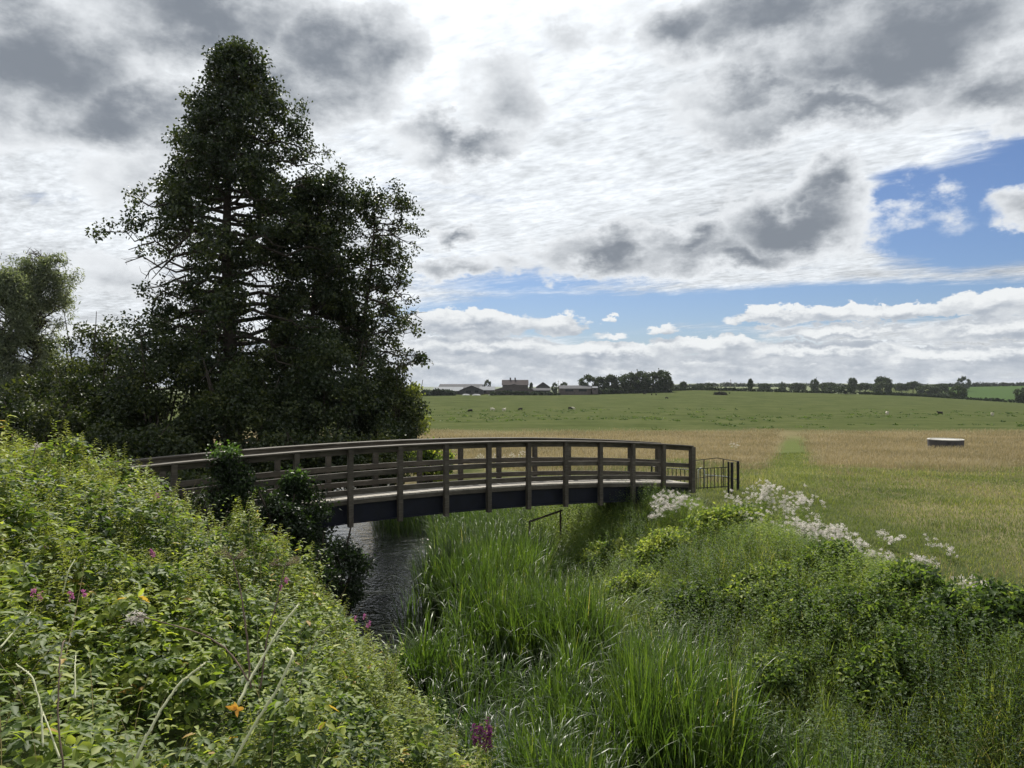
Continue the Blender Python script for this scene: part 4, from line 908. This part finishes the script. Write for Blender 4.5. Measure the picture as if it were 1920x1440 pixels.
sheep_list = [(1763, 190, 0, SU, 'darkwool', 'black sheep standing alone on the green slope beyond the round tank', 2.7),
              (1663, 185, 1, SG, 'wool', 'pale sheep grazing between the path and the black sheep', 1.5),
              (1860, 186, .4, SG, 'wool', 'pale sheep beside a dark tussock near the picture edge', 1.2),
              (945, 215, .2, SU, 'wool', 'pale sheep standing brightest of the group below the farm', .9),
              (923, 222, .1, SG, 'wool', 'pale sheep grazing just left of the brightest one', .2),
              (976, 222, 2.9, SG, 'darkwool', 'dark sheep grazing right of the brightest pale one', 2.9),
              (882, 205, 2.9, SG, 'darkwool', 'dark sheep at the end of the group nearest the trees', 3.0),
              (1069, 232, 0, SG, 'darkwool', 'dark sheep of the pair in the middle of the slope', .1),
              (1074, 233, .1, SG, 'wool', 'pale sheep of the pair in the middle of the slope', .4),
              (1208, 400, 0, SG, 'darkwool', 'tiny dark animal highest on the slope below the wood', .1),
              (1222, 385, 0, SU, 'darkwool', 'tiny dark animal under the right half of the wood', 1.4),
              (1230, 385, 0, SU, 'darkwool', 'tiny dark animal at the end of the three below the wood', 1.5),
              (1250, 335, 0, SG, 'darkwool', 'dark animal grazing apart, lower than those below the wood'.replace(',', ''), .2)]
for (px, Y, _, me, mk, lab, rz) in sheep_list:
    m2 = me.copy(); o = link_mesh('sheep', m2, M[mk]); x_, y_, z_ = atg(px, Y); o.location = (x_, y_, z_); o.rotation_euler = (0, 0, rz); s_ = 1.05
    o.scale = (s_, s_, s_); setp(o, lab, 'sheep', 'sheep grazing on the slope')

# ------------------------------------------------------------------ farm on the ridge
def building(name, label, px0, px1, yb, ye, yr, Y, depth, roofm, wallm, ridge='x', chim=(), wins=(), cat_='barn', over=.4):
    x0, x1 = (px0 - 960) / F * Y, (px1 - 960) / F * Y; zb, ze, zr = [(720 - v) / F * Y for v in (yb, ye, yr)]; y0, y1 = Y, Y + depth; zb -= 1.2
    root = empty(name, ((x0 + x1) / 2, Y + depth / 2, zb), label, cat_)
    w = MB().hexa([(x0, y0, zb), (x1, y0, zb), (x1, y1, zb), (x0, y1, zb), (x0, y0, ze), (x1, y0, ze), (x1, y1, ze), (x0, y1, ze)])
    o_ = over; ym, xm = (y0 + y1) / 2, (x0 + x1) / 2; r = MB(); e = .12
    if ridge == 'x':
        w.add([(x0, y0, ze + .01), (x0, y1, ze + .01), (x0, ym, zr - .1), (x1, y0, ze + .01), (x1, y1, ze + .01), (x1, ym, zr - .1)], [(0, 1, 2), (3, 5, 4)])
        for ya, yb_ in ((y0 - o_, ym), (y1 + o_, ym)):
            r.hexa([(x0 - o_, ya, ze - .1), (x1 + o_, ya, ze - .1), (x1 + o_, yb_, zr - .02), (x0 - o_, yb_, zr - .02), (x0 - o_, ya, ze - .1 + e), (x1 + o_, ya, ze - .1 + e), (x1 + o_, yb_, zr + e), (x0 - o_, yb_, zr + e)])
    else:
        w.add([(x0, y0, ze + .01), (x1, y0, ze + .01), (xm, y0, zr - .1), (x0, y1, ze + .01), (x1, y1, ze + .01), (xm, y1, zr - .1)], [(0, 1, 2), (3, 5, 4)])
        for xa, xb in ((x0 - o_, xm), (x1 + o_, xm)):
            r.hexa([(xa, y0 - o_, ze - .1), (xa, y1 + o_, ze - .1), (xb, y1 + o_, zr - .02), (xb, y0 - o_, zr - .02), (xa, y0 - o_, ze - .1 + e), (xa, y1 + o_, ze - .1 + e), (xb, y1 + o_, zr + e), (xb, y0 - o_, zr + e)])
    w.build('wall', wallm, root); rf = r.build('roof', roofm, root)
    for cx in chim: MB().box(((cx - 960) / F * Y, ym, zr + .5), (.9, .9, 2.0)).build('chimney', M['brickwall'], rf)
    for (a_, b_, c_, d_) in wins:     # openings: px0, px1, ytop, ybot
        MB().box((((a_ + b_) / 2 - 960) / F * Y, y0 - .03, (720 - (c_ + d_) / 2) / F * Y), ((b_ - a_) / F * Y, .1, (d_ - c_) / F * Y)).build('window' if cat_ == 'house' else 'opening', M['window'], root)
    return root
building('barn', 'long low barn with a pale sheet roof at the left end of the farm', 812, 866, 737, 733, 726, 425, 18, M['roofwhite'], M['darkwall'], wins=((820, 832, 734, 737), (842, 852, 734, 737)))
building('barn', 'grey roofed barn behind the pale roofed one', 822, 902, 735, 728, 720.5, 447, 26, M['roofgrey'], M['darkwall'])
building('barn', 'dark gable fronted cattle shed between the pale roofs', 862, 906, 738, 732, 723, 424, 16, M['roofgrey'], M['darkwall'], 'y', wins=((874, 883, 732, 737), (890, 897, 732, 736)))
building('shed', 'small shed with a light grey roof right of the cattle shed', 900, 927, 738, 731.5, 725, 430, 10, M['roofwhite'], M['brickwall'], cat_='shed', wins=((904, 912, 733, 736),))
building('farmhouse', 'large farmhouse with brown roof and two chimneys above the barns', 942, 990, 732, 722, 712.5, 452, 12, M['rooftile'], M['brickwall'], 'x', chim=(957, 966), cat_='house', wins=((950, 953, 724, 727), (960, 963, 724, 727), (972, 975, 724, 727)))
building('barn', 'wide gabled barn in front of the farmhouse', 928, 1000, 740, 731, 720, 420, 22, M['roofgrey'], M['brickwall'], 'y', wins=((950, 961, 731, 737), (970, 990, 733, 737)))
building('cottage', 'dark cottage with steep gable right of the farmhouse', 1006, 1031, 735, 726, 717, 450, 9, M['rooftile'], M['darkwall'], 'y', cat_='house', wins=((1014, 1018, 727, 730),))
building('shed', 'low lean shed between the farmhouse barn and the long shed', 1000, 1032, 738, 732, 728, 428, 8, M['roofgrey'], M['darkwall'], cat_='shed', wins=((1010, 1016, 733, 736),))
building('barn', 'long low grey shed next to the wood', 1050, 1108, 737, 728.5, 723, 420, 14, M['roofgrey'], M['brickwall'], wins=((1060, 1075, 730, 734), (1085, 1100, 730, 734)))
building('cabin', 'small white topped cabin at the corner of the wood', 1111, 1121, 735, 727, 725, 418, 4, M['roofwhite'], M['brickwall'], cat_='cabin', over=.1, wins=((1114, 1117, 729, 731),))
for (px, Y, w_, lab) in ((874, 415, 4.5, 'white sheeted heap in front of the cattle shed'), (922, 417, 4, 'white sheeted heap in front of the small shed'), (893, 412, 5, 'low grey white heap between the two brighter ones')):
    x_, y_, z_ = atg(px, Y); V = []; k = 12
    gx_ = np.linspace(-1, 1, k); U, Vv = np.meshgrid(gx_, gx_); Hh = np.clip(1 - U ** 2, 0, 1) * np.clip(1 - Vv ** 2, 0, 1); Hh = Hh ** .5 * .7 * (1 + .5 * vn(U + px, Vv, 71, 2))
    V = np.stack([(x_ + U * w_ / 2).ravel(), (y_ + Vv * 1.5).ravel(), (z_ - .1 + Hh).ravel()], 1); i_ = (np.arange(k - 1)[:, None] * k + np.arange(k - 1)[None, :]).ravel()
    setp(mesh_np('sheeted_heap', V, np.stack([i_, i_ + 1, i_ + k + 1, i_ + k], 1), M['white'], origin=(x_, y_, z_)), lab, 'heap')
# ------------------------------------------------------------------ far trees and hedges
def crown_mesh(kind):
    nC = 60; C = []
    while len(C) < nC:
        u = rdir(1)[0] * rng.uniform(.5, 1) ** .4
        if kind == 1: u = u * np.array([.7, .7, 1.0])
        if kind == 2 and u[2] < -.4: continue
        C.append((u[0] * .46, u[1] * .46, .56 + u[2] * (.42 if kind != 2 else .34)))
    V, Fa, T = cloud_leaves(np.array(C), 34, .12, .085, .07, .5, .3, squash=.9); return V, Fa, T
far_src = {}
def far_tree(px, top, Y, wpx, label, kind=0, name='hedgerow_tree', sunk=0, base_y=None):
    x_, y_, z_ = atg(px, Y); z_ -= sunk; H = (720 - top) / F * Y - z_; W_ = wpx / F * Y
    root = empty(name, (x_, y_, z_), label, 'tree')
    if kind not in far_src:
        tr = MB().tube([(0, 0, -.02), (.01, 0, .3), (0, .01, .6)], [.035, .026, .012], 6).build('trunk', M['bark'], None); cr = put('crown', crown_mesh(kind), M['far']); far_src[kind] = (tr, cr); a, b = tr, cr
    else:
        a, b = [q.copy() for q in far_src[kind]]; COL.objects.link(a); COL.objects.link(b)
    a.parent = root; b.parent = root; root.scale = (W_ * 1.05, W_ * 1.05, H); root.rotation_euler = (0, 0, rng.uniform(0, 6.28)); return root
wood = [(1103, 704, 432, 36, 'leftmost tree of the ridge wood with an open crown', 0), (1126, 706, 436, 30, 'second tree from the farm end of the ridge wood', 1), (1146, 702, 432, 34, 'pointed crowned tree in the farm half of the ridge wood', 1),
        (1164, 707, 438, 30, 'low crown in the dip of the ridge wood', 0), (1182, 700, 430, 40, 'broad tree left of the middle of the ridge wood', 0), (1202, 697, 430, 42, 'domed tree in the middle of the ridge wood', 0),
        (1226, 699, 434, 40, 'broad tree right of the ridge wood middle', 0), (1241, 695, 428, 36, 'tallest tree near the right end of the ridge wood', 0), (1252, 706, 430, 20, 'small tree closing the right end of the ridge wood', 0)]
for px, tp, Y, w_, lab, k in wood: far_tree(px, tp, Y, w_, lab, k, 'wood_tree')
ft = [(914, 713, 470, 15, 'bare rounded tree above the small shed roof', 0), (1040, 718, 445, 12, 'round tree right of the dark cottage', 0), (1058, 717, 460, 16, 'round tree behind the long grey shed', 0), (996, 717, 455, 9, 'narrow dark tree at the end of the farmhouse roof', 1),
      (1281, 715, 480, 18, 'peaked tree just right of the ridge wood', 1), (1310, 719, 480, 24, 'low spreading tree in the ridge hedge', 2), (1330, 718, 485, 14, 'small tree along the ridge hedge, second after the wood', 0),
      (1407, 710, 470, 13, 'narrow tree standing alone on the ridge hedge', 1), (1433, 717, 620, 20, 'low tree right of the narrow lone one', 2), (1467, 717, 640, 14, 'small dark hedgerow tree left of the long hump', 0), (1496, 716, 640, 30, 'low broad hump of a tree on the skyline', 2),
      (1528, 711, 620, 17, 'compact round tree on the skyline', 0), (1554, 715, 640, 30, 'flat topped tree mass after the compact round one', 2), (1598, 708, 650, 22, 'pointed open tree on the skyline', 1), (1622, 716, 660, 30, 'low tree sloping down from the pointed one', 2),
      (1655, 703, 600, 30, 'windswept spreading tree, the tallest on the right skyline', 2), (1655, 716, 590, 30, 'dark base tree under the windswept one', 0), (1712, 713, 680, 26, 'low rounded tree between the windswept one and the hill field', 2), (1690, 717, 670, 24, 'dark low tree right of the windswept one', 2),
      (1765, 717, 640, 26, 'dark tree in the hollow left of the bright hill field', 2), (1806, 707, 800, 24, 'round tree at the top corner of the bright hill field', 0), (1797, 724, 470, 30, 'dark bush tree in the field hedge below the round one', 0), (1585, 724, 440, 26, 'dark bush in the middle of the ridge hedge', 2),
      (1918, 728, 440, 32, 'dark tree in the field hedge cut by the picture edge', 0), (1740, 720, 600, 40, 'wide dark tree mass in the hollow', 2), (1560, 722, 600, 30, 'low dark tree mass behind the ridge hedge', 2)]
for px, tp, Y, w_, lab, k in ft: far_tree(px, tp, Y, w_, lab, k, sunk=.5)
def hedge(pts, h, wd, label, n=None, name='field_hedge'):
    P3 = [np.array([(px - 960) / F * Y, Y]) for px, Y in pts]; seg = [np.linalg.norm(b - a) for a, b in zip(P3[:-1], P3[1:])]; Ltot = sum(seg); cum = np.concatenate([[0], np.cumsum(seg)])
    n = n or int(Ltot * (4.5 if h < 3 else 2.2)); s_ = rng.uniform(0, Ltot, n); A = np.array(P3); x_ = np.interp(s_, cum, A[:, 0]); y_ = np.interp(s_, cum, A[:, 1])
    hh_ = h * (1 + .3 * vn(s_, 0 * s_, 81, .08)); x_ += rng.normal(0, wd * .25, n); y_ += rng.normal(0, wd * .25, n); z_ = ground_z(x_, y_) + hh_ * rng.uniform(.05, .8, n)
    o_ = (float(A[0, 0]), float(A[0, 1]), float(ground_z(A[0, 0], A[0, 1])))
    return setp(put(name, cloud_leaves(np.stack([x_, y_, z_], 1), 14, h * .30, h * .34, h * .28, .4, .3), M['hedge'], origin=o_), label, 'hedge')
hedge([(1120, 448), (1260, 446), (1400, 452), (1560, 455), (1700, 456), (1800, 455), (1925, 452)], 1.9, 1.6, 'clipped dark hedge along the ridge and down the right side of the meadow')
hedge([(1255, 500), (1400, 560), (1560, 620)], 3.4, 3, 'taller ragged hedge behind the ridge hedge, right of the wood')
hedge([(1640, 600), (1720, 600), (1810, 640)], 4.2, 4, 'dark overgrown hedge in the hollow left of the bright hill field')
hedge([(1560, 900), (1700, 905), (1800, 900), (1925, 900)], 4.6, 4, 'long level hedge along the top of the bright hill field')
hedge([(1250, 1000), (1400, 1000), (1560, 980)], 5.0, 5, 'faint distant hedge on the middle skyline')
hedge([(782, 405), (820, 408), (850, 410)], 3.2, 3, 'bushy hedge in front of the pale roofed barn', n=160)
hedge([(920, 412), (960, 414), (1030, 412), (1048, 415)], 2.4, 3, 'scrubby hedge in front of the gabled barn', n=160)
hedge([(1095, 424), (1180, 422), (1258, 424)], 3.0, 2, 'undergrowth hedge along the foot of the ridge wood', n=260)
# brush heap on the slope
x_, y_, z_ = atg(1351, 385); root = empty('brush_pile', (x_, y_, z_), 'isolated heap of dark brushwood on the upper slope', 'brush pile')
mb = MB()
for k in range(260):
    a = rng.uniform(0, 6.28); r_ = math.sqrt(rng.random()) * 3.2; c_ = np.array([x_ + r_ * math.cos(a), y_ + r_ * math.sin(a) * .7, z_ + rng.uniform(0, 1) * 2.0 * (1 - (r_ / 3.6) ** 2)]); v = rdir(1, -.2, .5)[0] * rng.uniform(.5, 1.3)
    mb.tube([tuple(c_ - v), tuple(c_ + v)], [.09, .04], 4, cap=False)
mb.build('branches', M['bark'], root)
put('leaves', cloud_leaves(np.stack([x_ + rng.normal(0, 1.6, 40), y_ + rng.normal(0, 1, 40), z_ + rng.uniform(.2, 1.4, 40)], 1), 20, .5, .4, .3, .2, .2), M['hedge'], root)
for (px, top, Y, lab) in ((1370, 711, 520, 'thin mast above the ridge hedge'), (1047, 713, 470, 'thin pole beside the farm trees')):
    x_, y_, z_ = atg(px, Y); mb = MB().tube([(x_, y_, z_), (x_, y_, (720 - top) / F * Y)], [.14, .08], 6).box((x_, y_, (720 - top) / F * Y - .8), (1.4, .12, .12)); setp(mb.build('utility_pole', M['stalk'], origin=(x_, y_, z_)), lab, 'pole')
# low post stump in the meadow, behind the rail
x_, y_, z_ = atg(1174, 27.5); MBs = MB().box((x_, y_, z_ + .18), (.16, .16, .45), .3); setp(MBs.build('wooden_stump', M['bark'], bevel=.02, origin=(x_, y_, z_)), 'short wooden stump in the grass seen through the bridge rail', 'stump')
bpy.context.view_layer.update()
print('TRIS', sum(len(o.data.polygons) for o in bpy.data.objects if o.type == 'MESH'))

# ------------------------------------------------------------------ air
m, t, p, out = mat('air'); t.nodes.remove(p)
pv = t.nodes.new('ShaderNodeVolumePrincipled'); pv.inputs['Color'].default_value = (.86, .91, 1, 1); pv.inputs['Density'].default_value = .00006; pv.inputs['Anisotropy'].default_value = .2
t.links.new(pv.outputs[0], out.inputs['Volume'])
zlo, zhi = float(GZ.min()) - 1.0, max(26.0, float(GZ.max()) + 3)
hz = MB().box(((gx[0] + gx[-1]) / 2, (gy[0] + gy[-1]) / 2, (zlo + zhi) / 2), (gx[-1] - gx[0] + 40, gy[-1] - gy[0] + 40, zhi - zlo)).build('haze', m); setp(hz, 'thin pale summer haze over the far fields', 'haze', kind='stuff')
